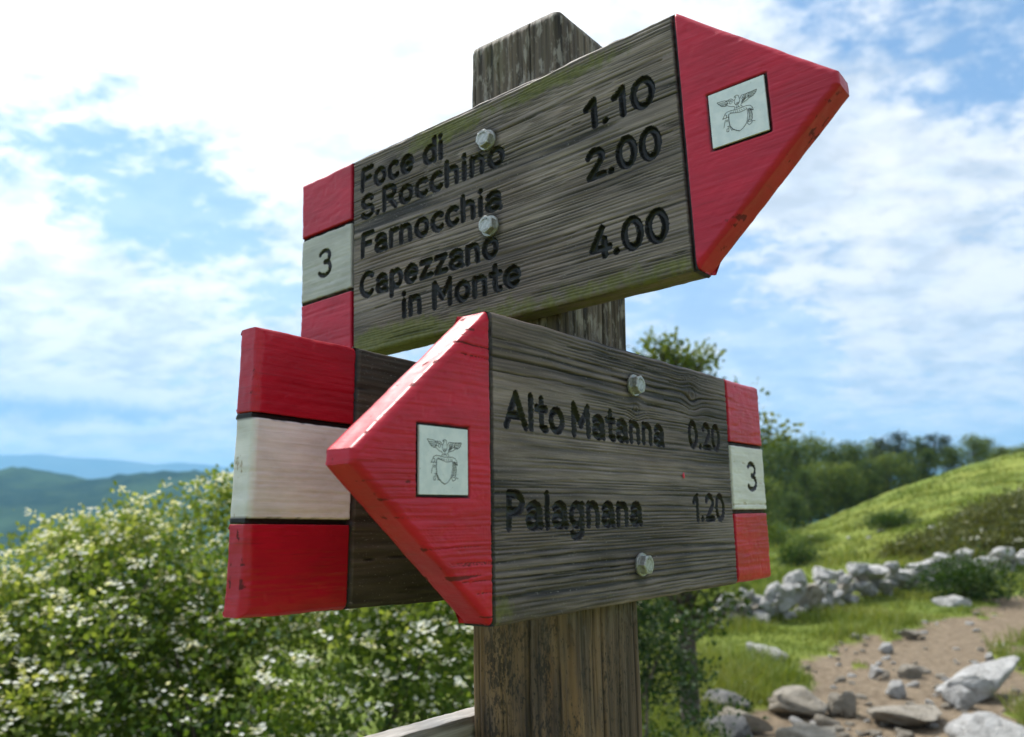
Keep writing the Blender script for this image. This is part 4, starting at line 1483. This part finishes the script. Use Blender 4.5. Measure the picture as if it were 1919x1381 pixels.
# ------------------------------------------------------------------ trees
def tree_mesh(rng, H, crown_r, crown_z0, nb, nleaf, leaf, mat, tr=0.12, lopsided=0.25, flat=1.0, bare=False, clump=0.16):
    """tapered trunk with limbs, leaves in clumps at limb ends; returns (trunk mesh, crown mesh)"""
    ts = []
    lean = rng.normal(size=2) * 0.04 * H
    tp = [np.array([0, 0, -0.2]), np.array([lean[0] * .3, lean[1] * .3, H * .35]), np.array([lean[0] * .7, lean[1] * .7, H * .65]), np.array([lean[0], lean[1], H * .92])]
    ts.append(tube(tp, [tr, tr * .75, tr * .5, tr * .15], 8))
    ends = []
    for k in range(nb):
        hfrac = rng.uniform(crown_z0, 0.97)
        rel = (hfrac - crown_z0) / (1 - crown_z0)
        # crown profile
        prof = math.sin(math.pi * min(1, 0.18 + 0.80 * rel)) ** 0.7
        an = rng.uniform(0, 2 * math.pi)
        rr = crown_r * prof * rng.uniform(0.35, 1.0) * (1 + lopsided * math.sin(an + 1.3) + .25 * math.sin(3 * an + 5 * rel))
        z = H * hfrac
        st = np.array([lean[0] * hfrac, lean[1] * hfrac, z - 0.22 * rr - 0.06 * H])
        en = np.array([st[0] + rr * math.cos(an), st[1] + rr * math.sin(an) * flat, z])
        md = (st + en) / 2 + np.array([0, 0, -0.04 * rr])
        ts.append(tube([st, md, en], [tr * .3, tr * .18, tr * .05], 4))
        ends.append((en, rr))
        ends.append((st * .4 + en * .6 + rng.normal(size=3) * clump * crown_r * .5, rr))
    P, N, T = [], [], []
    per = max(4, nleaf // len(ends))
    for en, rr in ends:
        tone = rng.random()
        q = rng.normal(size=(per, 3)) * clump * crown_r * np.array([1, 1, .65])
        P.append(en + q)
        N.append(q * 2 / (clump * crown_r) + rng.normal(size=(per, 3)) + np.array([0, 0, .4]))
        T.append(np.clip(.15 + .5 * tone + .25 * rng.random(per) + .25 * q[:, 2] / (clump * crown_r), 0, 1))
    P = np.concatenate(P)
    N = np.concatenate(N)
    T = np.concatenate(T)
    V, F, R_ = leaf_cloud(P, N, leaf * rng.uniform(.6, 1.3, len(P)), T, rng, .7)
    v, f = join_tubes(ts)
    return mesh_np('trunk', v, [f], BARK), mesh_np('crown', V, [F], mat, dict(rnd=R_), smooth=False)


def tree_thing(name, label, loc, meshes, scale=(1, 1, 1), rz=0.0, cat='tree', grp=None):
    e = bpy.data.objects.new(name, None)
    COL.objects.link(e)
    e.location = loc
    e.rotation_euler = (0, 0, rz)
    e.scale = scale
    tag(e, label, cat, grp)
    link('trunk', meshes[0], e)
    link('crown', meshes[1], e)
    return e


# slender tree right behind the lower sign
rng = np.random.default_rng(21)
td = 6.0
tl = at_depth(1272, 900, td).x
tH = at_depth(1290, 622, td).z - gz(tl, td)
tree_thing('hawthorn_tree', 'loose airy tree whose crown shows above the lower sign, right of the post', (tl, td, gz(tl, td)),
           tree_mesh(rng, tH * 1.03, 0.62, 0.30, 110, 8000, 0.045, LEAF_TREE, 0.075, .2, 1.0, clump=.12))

# the wood on the slope
FV = []
for k, (H, R_, z0, nb, nl, lf, mat, cl) in enumerate(((9, 3.2, .18, 75, 4200, .30, LEAF_FOREST, .17), (8, 3.6, .15, 80, 4200, .30, LEAF_FOREST2, .16),
                                                     (10, 3.0, .20, 75, 4200, .30, LEAF_FOREST, .18), (7, 3.4, .12, 70, 4000, .28, LEAF_FOREST2, .17), (11, 2.3, .42, 46, 3000, .30, LEAF_PINE, .19))):
    rr_ = np.random.default_rng(300 + k)
    FV.append((H, tree_mesh(rr_, H, R_, z0, nb, nl, lf, mat, .16, .2, clump=cl)))
# (base px, depth, top px y, variant, what it looks like)
FOREST = [
    (1425, 84, 900, 1), (1478, 80, 925, 0), (1512, 86, 880, 2), (1452, 96, 838, 0), (1540, 90, 868, 3), (1585, 90, 872, 1), (1500, 100, 832, 2), (1440, 110, 822, 1),
    (1560, 102, 834, 0), (1628, 93, 862, 0), (1610, 104, 836, 2), (1665, 95, 850, 3), (1655, 106, 820, 4), (1688, 108, 808, 4), (1700, 97, 848, 0), (1720, 110, 822, 2),
    (1752, 108, 812, 4), (1778, 112, 815, 4), (1742, 98, 842, 2), (1785, 102, 838, 0), (1830, 104, 815, 3), (1858, 110, 822, 0), (1880, 106, 840, 1), (1912, 110, 838, 3),
    (1480, 116, 818, 3), (1535, 118, 824, 1), (1590, 118, 830, 0), (1640, 120, 828, 3), (1400, 112, 824, 2), (1380, 100, 850, 0), (1935, 104, 842, 1), (1350, 116, 838, 1),
]
desc = ['dense dark green', 'pale bushy', 'tall rounded dark', 'low spreading light green', 'narrow pine-like']
names_ = ['broadleaf_tree', 'broadleaf_tree', 'broadleaf_tree', 'broadleaf_tree', 'pine_tree']
def row_of(dd):
    return 'in the front row of the wood' if dd < 98 else ('in the middle of the wood' if dd < 107 else 'on the skyline of the wood')


ORD = ['leftmost', 'second from left', 'third from left', 'fourth from left', 'fifth from left', 'sixth from left']
for n_, (bx, dd, ty, v) in enumerate(FOREST):
    same = sorted(b for b, d2, t2, v2 in FOREST if v2 == v and row_of(d2) == row_of(dd))
    l_ = at_depth(bx, 900, dd).x
    z0_ = gz(l_, dd)
    H_ = max(3.0, at_depth(bx, ty, dd).z - z0_)
    Hm, ms = FV[v]
    s_ = H_ / Hm
    w_ = min(s_ * 1.15, 1.15) if s_ > 1 else max(s_, .62)
    lab = desc[v] + ' tree ' + row_of(dd) + (', ' + ORD[same.index(bx)] + ' there' if len(same) > 1 else ' on the far slope')
    tree_thing(names_[v], lab, (l_, dd, z0_), ms, (w_, w_, s_), n_ * 1.7, grp='trees of the wood on the far slope')

# shrubs on the slope, by the wall and the path
SV = []
for k, (mat, fl) in enumerate(((LEAF_DARK, 0), (LEAF_FOREST2, 0))):
    rr_ = np.random.default_rng(400 + k)
    P = rr_.normal(size=(2600, 3)) * np.array([.42, .42, .26]) + np.array([0, 0, .42])
    P[:, 2] = np.abs(P[:, 2])
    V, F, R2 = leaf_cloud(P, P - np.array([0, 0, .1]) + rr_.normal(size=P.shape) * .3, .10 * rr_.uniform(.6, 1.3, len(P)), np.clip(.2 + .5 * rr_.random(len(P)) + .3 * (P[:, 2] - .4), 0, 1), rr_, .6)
    SV.append(mesh_np('foliage', V, [F], mat, dict(rnd=R2), smooth=False))
stem_v, stem_f = join_tubes([tube([(0, 0, -.1), (math.cos(a) * .15, math.sin(a) * .15, .25), (math.cos(a) * .4, math.sin(a) * .4, .5)], [.03, .02, .006], 5) for a in (0.3, 1.5, 2.7, 3.9, 5.2)])
SSTEM = mesh_np('stems', stem_v, [stem_f], BARK)


def small_shrub(label, px, py, w, h, v, name='shrub'):
    l_, d_ = on_ground(px, py)
    e = bpy.data.objects.new(name, None)
    COL.objects.link(e)
    e.location = (l_, d_, gz(l_, d_))
    e.scale = (w, w, h)
    e.rotation_euler = (0, 0, random.uniform(0, 6))
    tag(e, label, 'shrub')
    link('foliage', SV[v], e)
    link('stems', SSTEM, e)


small_shrub('round dark shrub standing alone on the open grass slope', 1672, 994, 1.25, 0.85, 0)
small_shrub('pale low shrub on the grass slope beside the lower sign tail', 1525, 1020, 1.1, .55, 1)
small_shrub('dark shrub behind the left end of the stone wall', 1497, 1062, .75, .75, 0)
small_shrub('dark leafy plant at the path side in front of the stone wall', 1815, 1122, .85, .75, 0)
small_shrub('bright green shrub at the foot of the wood, at the sign tail edge', 1456, 1030, 1.2, 1.7, 1)

# flowering thicket at the right edge beyond the wall
rl, rd = on_ground(1870, 1046)
shrub('hawthorn_shrub', 'brownish thicket with white blossom at the right edge beyond the wall', (rl - 1.5, rl + 4.0), (rd - .6, rd + 3.0),
      lambda l: float(np.interp(l, [rl - 1.6, rl - .4, rl + .9, rl + 4], [.3, .75, 1.35, 2.1])), 1000, 26, 90, LEAF_SCRUB, 105, leaf=.085, young=.2, base_d=rd + 1.2, per=6, bl=.022, csp=3.0)

# ------------------------------------------------------------------ rocks


def rock_material(name, a, b_, dark, lich=0.28):
    m, t, b = principled(name)
    co = t.coords('Object')
    n = t.noise(co, 2.4, 6, 0.65)
    n2 = t.noise(co, 7, 6, 0.7)
    n3 = t.noise(co, 22, 4, 0.65)
    c = t.mix(t.ramp(n, 0.35, 0.65), a, b_)
    c = t.mix(t.ramp(n2, 0.52, 0.66, 0, lich), c, dark)
    c = t.mix(t.ramp(n3, 0.58, 0.70, 0, 0.30), c, tuple(x * 0.7 for x in dark))
    c = t.mix(t.ramp(t.noise(co, 1.3, 4, 0.6), 0.58, 0.74, 0, 0.25), c, (0.30, 0.24, 0.16))
    v = t.node('ShaderNodeTexVoronoi', feature='DISTANCE_TO_EDGE')
    t.l.new(t.mapping(co, (1, 1, 1.6)), v.inputs['Vector'])
    v.inputs['Scale'].default_value = 2.1
    crk = t.ramp(t.math('ADD', v.outputs['Distance'], t.math('MULTIPLY_ADD', n2, 0.16, -0.08)), 0.0, 0.035, 1.0, 0.0)
    c = t.mix(t.math('MULTIPLY', crk, 0.4), c, dark)
    n2 = t.math('SUBTRACT', t.math('ADD', n2, t.math('MULTIPLY', n3, 0.5)), t.math('MULTIPLY', crk, 0.5))
    t.put(b.inputs['Base Color'], c)
    b.inputs['Roughness'].default_value = 0.85
    t.put(b.inputs['Normal'], t.bump(t.math('ADD', n2, n), 0.9, 0.10))
    return m


ROCK_W = rock_material('pale limestone', (0.62, 0.605, 0.575), (0.83, 0.815, 0.79), (0.16, 0.15, 0.13))
ROCK_T = rock_material('tan limestone', (0.40, 0.35, 0.275), (0.58, 0.52, 0.43), (0.13, 0.11, 0.085))
ROCK_G = rock_material('grey limestone', (0.20, 0.20, 0.20), (0.36, 0.35, 0.34), (0.09, 0.085, 0.08))


def rock_mesh(seed, mat, subd=4, cuts=15, rough=0.06):
    import bmesh
    rng = np.random.default_rng(seed)
    bm = bmesh.new()
    bmesh.ops.create_icosphere(bm, subdivisions=subd, radius=1.0)
    co = np.array([v.co[:] for v in bm.verts])
    for _ in range(cuts):
        n = rng.normal(size=3)
        n /= np.linalg.norm(n)
        d = rng.uniform(.42, .78)
        k = co @ n - d
        co = co - np.where(k > 0, k * 0.97, 0)[:, None] * n
    u = co / (np.linalg.norm(co, axis=1)[:, None] + 1e-9)
    for f, a in ((2.2, rough), (5.0, rough * .8), (11., rough * .5)):
        q = vn(co[:, 0] * f + co[:, 2] * f * .7 + 31, co[:, 1] * f - co[:, 2] * f * .6 + 17, seed) - .5
        co = co + u * (q * a * 2)[:, None]
    for v, c in zip(bm.verts, co):
        v.co = c
    me = bpy.data.meshes.new('rock')
    bm.to_mesh(me)
    bm.free()
    me.materials.append(mat)
    for p in me.polygons:
        p.use_smooth = True
    return me


RM = {'w': [rock_mesh(500 + i, ROCK_W) for i in range(7)], 't': [rock_mesh(520 + i, ROCK_T) for i in range(5)], 'g': [rock_mesh(540 + i, ROCK_G) for i in range(3)]}
RS = [rock_mesh(560 + i, (ROCK_W, ROCK_T, ROCK_T)[i % 3], 2, 9) for i in range(9)]


def rock(label, px, py, w, h, dep, kind, v, rz=0.0, tilt=(0, 0), sink=.38, name='rock', grp=None):
    """px,py: foot of the rock in the picture; w,h,dep full sizes in metres"""
    l_, d_ = on_ground(px, py)
    d_ += dep * .30
    o = link(name, RM[kind][v % len(RM[kind])])
    o.location = (l_, d_, gz(l_, d_) + h * (.5 - sink))
    o.scale = (w / 1.5, dep / 1.5, h / 1.5)
    o.rotation_euler = (tilt[0], tilt[1], rz)
    tag(o, label, 'rock', grp)
    return o


rock('big white boulder with dark pits in the bottom right corner', 1898, 1416, .50, .30, .45, 'w', 0, .3)
rock('long white slab of rock above the corner boulder, right of the path', 1855, 1304, .92, .26, .36, 'w', 1, .35, (0, -.30), .15)
rock('small white block wedged under the long white slab', 1803, 1316, .22, .26, .22, 'w', 2)
rock('white slanted rock lying in the grass left of the path', 1440, 1246, .42, .24, .26, 'w', 3, -.6, (0, .30), .2)
rock('broad flat tan rock at the left edge of the path', 1508, 1338, .56, .22, .6, 't', 0, .5)
rock('big tan rock on the bottom edge of the picture left of the path', 1522, 1420, .50, .30, .5, 't', 1, 1.2)
rock('grey rock half hidden beside the dark shrub', 1378, 1330, .38, .20, .34, 'g', 0)
rock('flat tan rock below the grey one at the foot of the dark shrub', 1392, 1366, .42, .17, .3, 't', 2)
rock('grey tan rock at the bottom edge below the dark shrub', 1378, 1398, .42, .22, .34, 'g', 1)
rock('wide flat tan rock sunk in the middle of the path', 1716, 1352, .62, .14, .5, 't', 3, .2, sink=.35)
rock('white lump lying on the dirt in the middle of the path', 1646, 1264, .14, .13, .13, 'w', 4)
rock('pale rock on the far side of the grass tuft in the path', 1664, 1217, .16, .12, .14, 'w', 5)
rock('tan stone with shaded near side right of the grass tuft', 1708, 1262, .26, .14, .2, 't', 4)
rock('tan stone beside the broad flat rock on the path', 1572, 1332, .22, .16, .18, 't', 0, 2.)
rock('upright tan stone on the path next to another of its size', 1594, 1334, .15, .20, .14, 't', 2, 1.)
rock('white stone at the grass edge uphill of the path, left of centre', 1605, 1196, .14, .12, .12, 'w', 6)
rock('dark sided stone at the far grass edge of the path', 1711, 1192, .26, .14, .2, 't', 3)
rock('pale stone by the path near the dark leafy plant', 1790, 1136, .55, .34, .4, 'w', 2)
rock('small white stone in the grass beside the dark shrub', 1396, 1288, .15, .10, .12, 'w', 3)
rock('white stone in the grass below the wall, right of the rock pile', 1566, 1136, .42, .30, .34, 'w', 1)
rock('grey rock under the flowering shrub at the bottom left', 506, 1500, .30, .26, .3, 'g', 2)
rock('stone with a grassy top in the middle of the path', 1684, 1298, .16, .16, .14, 'w', 5)

# loose small stones on the path
rngp = np.random.default_rng(77)
n_ = 0
while n_ < 180:
    px, py = rngp.uniform(1440, 1919), rngp.uniform(1120, 1395)
    l_, d_ = on_ground(px, py)
    pm_ = path_mask(np.array([l_]), np.array([d_]))[0]
    if pm_ < .25:
        continue
    o = link('stone', RS[n_ % 9])
    s_ = rngp.uniform(.018, .060) * (1.0 if rngp.random() < .8 else 1.6)
    o.location = (l_, d_, gz(l_, d_) - .05 * pm_ + s_ * .25)
    o.scale = (s_ * rngp.uniform(.8, 1.5), s_ * rngp.uniform(.8, 1.4), s_ * rngp.uniform(.5, .9))
    o.rotation_euler = (rngp.uniform(-.4, .4), rngp.uniform(-.4, .4), rngp.uniform(0, 6))
    tag(o, 'small loose stone lying on the brown dirt path', 'stone', 'small loose stones on the path')
    n_ += 1
# white stones showing in the grass of the slope
for k in range(12):
    px, py = rngp.uniform(1500, 1790), rngp.uniform(985, 1045)
    l_, d_ = on_ground(px, py)
    o = link('stone', RS[(k * 3) % 9])
    s_ = rngp.uniform(.003, .006) * d_
    o.location = (l_, d_, gz(l_, d_) + s_ * .2)
    o.scale = (s_ * 1.5, s_, s_ * .7)
    o.rotation_euler = (0, 0, rngp.uniform(0, 6))
    tag(o, 'white stone showing in the grass of the slope beyond the wall', 'stone', 'white stones in the slope grass')

# dry stone wall
wall = bpy.data.objects.new('dry_stone_wall', None)
COL.objects.link(wall)
wl0, wd0 = on_ground(1400, 1160)
wall.location = (wl0, wd0, gz(wl0, wd0))
tag(wall, 'tumbled dry wall of white limestone running along the far grass edge', 'wall')
rw = np.random.default_rng(91)


def wall_stone(px, py, wpx, hpx, kind=None, dd=0.0):
    """px,py centre of the stone in the picture, sizes in picture pixels at the wall's distance"""
    # distance follows the wall foot line
    foot = np.interp(px, [1330, 1400, 1480, 1560, 1650, 1750, 1850, 1960], [1176, 1168, 1166, 1138, 1116, 1096, 1078, 1062])
    l_, d_ = on_ground(px, foot)
    d_ += dd
    c = at_depth(px, py, d_)
    k = d_ / FPX
    kind = kind or ('w' if rw.random() < .9 else 't')
    wpx, hpx = wpx * .84, hpx * .84
    o = link('stone', RM[kind][rw.integers(len(RM[kind]))], wall)
    o.location = Vector((c.x, c.y, c.z)) - wall.location
    o.scale = (wpx * k * .66, wpx * k * .60, hpx * k * .66)
    o.rotation_euler = (rw.uniform(-.25, .25), rw.uniform(-.25, .25), rw.uniform(0, 6))


for a in ((1362, 1122, 40, 34), (1385, 1135, 44, 40), (1345, 1140, 36, 40), (1405, 1150, 44, 40), (1372, 1158, 40, 30), (1440, 1142, 40, 34), (1418, 1124, 34, 26), (1453, 1108, 46, 42), (1430, 1158, 34, 24),
          (1492, 1082, 48, 32), (1510, 1115, 76, 56), (1470, 1132, 44, 30), (1546, 1076, 54, 30), (1500, 1145, 40, 26), (1532, 1133, 36, 30), (1562, 1124, 30, 24), (1584, 1083, 30, 22), (1575, 1104, 44, 26),
          (1632, 1074, 84, 34), (1606, 1066, 44, 28), (1610, 1098, 44, 26), (1650, 1094, 48, 24), (1690, 1078, 66, 30), (1700, 1094, 50, 22), (1670, 1060, 34, 20), (1728, 1064, 54, 30), (1728, 1084, 44, 20),
          (1762, 1046, 44, 32), (1744, 1072, 44, 24), (1790, 1062, 44, 26), (1802, 1040, 40, 30), (1778, 1076, 40, 20), (1830, 1056, 46, 24), (1862, 1052, 46, 26), (1880, 1036, 48, 28), (1846, 1068, 36, 20), (1900, 1050, 44, 26), (1925, 1040, 40, 30), (1890, 1064, 40, 18),
          (1815, 1072, 38, 18), (1660, 1108, 36, 16), (1550, 1100, 40, 30), (1400, 1110, 34, 22), (1350, 1165, 34, 22), (1480, 1106, 34, 24), (1392, 1172, 30, 18), (1585, 1118, 34, 18)):
    wall_stone(*a)

for k in range(250):
    px = rw.uniform(1335, 1930)
    ft = np.interp(px, [1330, 1400, 1480, 1560, 1650, 1750, 1850, 1960], [1176, 1170, 1160, 1130, 1110, 1092, 1076, 1060])
    tp_ = np.interp(px, [1330, 1400, 1450, 1490, 1560, 1650, 1750, 1850, 1960], [1140, 1112, 1096, 1072, 1068, 1056, 1046, 1040, 1030])
    y_ = rw.uniform(tp_ + 6, ft)
    w__ = rw.uniform(12, 30) * (1.1 if y_ > tp_ + 20 else .9)
    wall_stone(px, y_, w__, w__ * rw.uniform(.55, .8), None, rw.uniform(-.25, .35))

# ------------------------------------------------------------------ grass


def grass_material():
    m = leaf_material('grass blades', [(0.048, 0.085, 0.014), (0.10, 0.155, 0.024), (0.165, 0.215, 0.040), (0.23, 0.25, 0.065), (0.34, 0.31, 0.14)], 0.35, 0.6)
    return m


def make_grass():
    rng = np.random.default_rng(55)
    L, D = [], []
    # near, then farther bands; denser where nearer
    for n, d0, d1 in ((46000, 4.6, 10), (44000, 10, 22), (40000, 22, 75)):
        u = rng.random(n)
        d = d0 * (d1 / d0) ** u
        px = rng.uniform(0.02 if d0 < 20 else .22, 0.72, n)
        L.append(px * d)
        D.append(d)
    L = np.concatenate(L)
    D = np.concatenate(D)
    keep = (path_mask(L, D) < 0.30 + 0.25 * rng.random(len(L))) & (vn(L * 1.7, D * 1.7, 4) + .5 * rng.random(len(L)) > .38)
    L, D = L[keep], D[keep]
    Z = terrain(L, D)
    n = len(L)
    tuft = fbm(L * .9 + 5, D * .9 + 5, 3, 9)
    h = (0.03 + 0.19 * sstep(.40, .72, tuft)) * rng.uniform(.5, 1.3, n) * np.where(D > 20, 1.1 + 1.3 * sstep(.52, .75, fbm(L * .35 + 3, D * .35 + 3, 3, 14)), 1.0)
    w = 0.004 * np.maximum(1, D / 7) * rng.uniform(.7, 1.4, n)
    an = rng.uniform(0, 2 * math.pi, n)
    le = rng.normal(size=(n, 2)) * .45
    c, s = np.cos(an), np.sin(an)
    B0 = np.stack([L - c * w, D - s * w, Z - .01], -1)
    B1 = np.stack([L + c * w, D + s * w, Z - .01], -1)
    Mx = L + le[:, 0] * h * .35
    My = D + le[:, 1] * h * .35
    M0 = np.stack([Mx - c * w * .7, My - s * w * .7, Z + h * .6], -1)
    M1 = np.stack([Mx + c * w * .7, My + s * w * .7, Z + h * .6], -1)
    T = np.stack([L + le[:, 0] * h, D + le[:, 1] * h, Z + h], -1)
    V = np.stack([B0, B1, M1, M0, T], 1).reshape(-1, 3)
    i = np.arange(n)[:, None] * 5
    rn = np.clip(-.12 + .85 * fbm(L * .7, D * .7, 4, 12) + .40 * rng.random(n), 0, 1)
    o = link('grass', mesh_np('grass', V, [i + np.array([[0, 1, 2, 3]]), i + np.array([[3, 2, 4]])], grass_material(), dict(rnd=np.repeat(rn, 5)), smooth=False))
    struct(o, 'stuff')
    o['label'] = 'green grass growing beside the path and up the slope'


make_grass()

# ------------------------------------------------------------------ air
hm = bpy.data.materials.new('haze')
hm.use_nodes = True
ht = NT(hm.node_tree)
for nd in list(ht.n):
    if nd.type == 'BSDF_PRINCIPLED':
        ht.n.remove(nd)
pv = ht.node('ShaderNodeVolumePrincipled')
pv.inputs['Color'].default_value = (0.27, 0.62, 1.0, 1)
pv.inputs['Density'].default_value = 0.00011
pv.inputs['Anisotropy'].default_value = 0.2
ht.l.new(pv.outputs[0], ht.n['Material Output'].inputs['Volume'])
hz = link('haze', box_mesh('haze', -15000, 15000, -6000, 14200, -330, 1150, hm))
struct(hz, 'stuff')
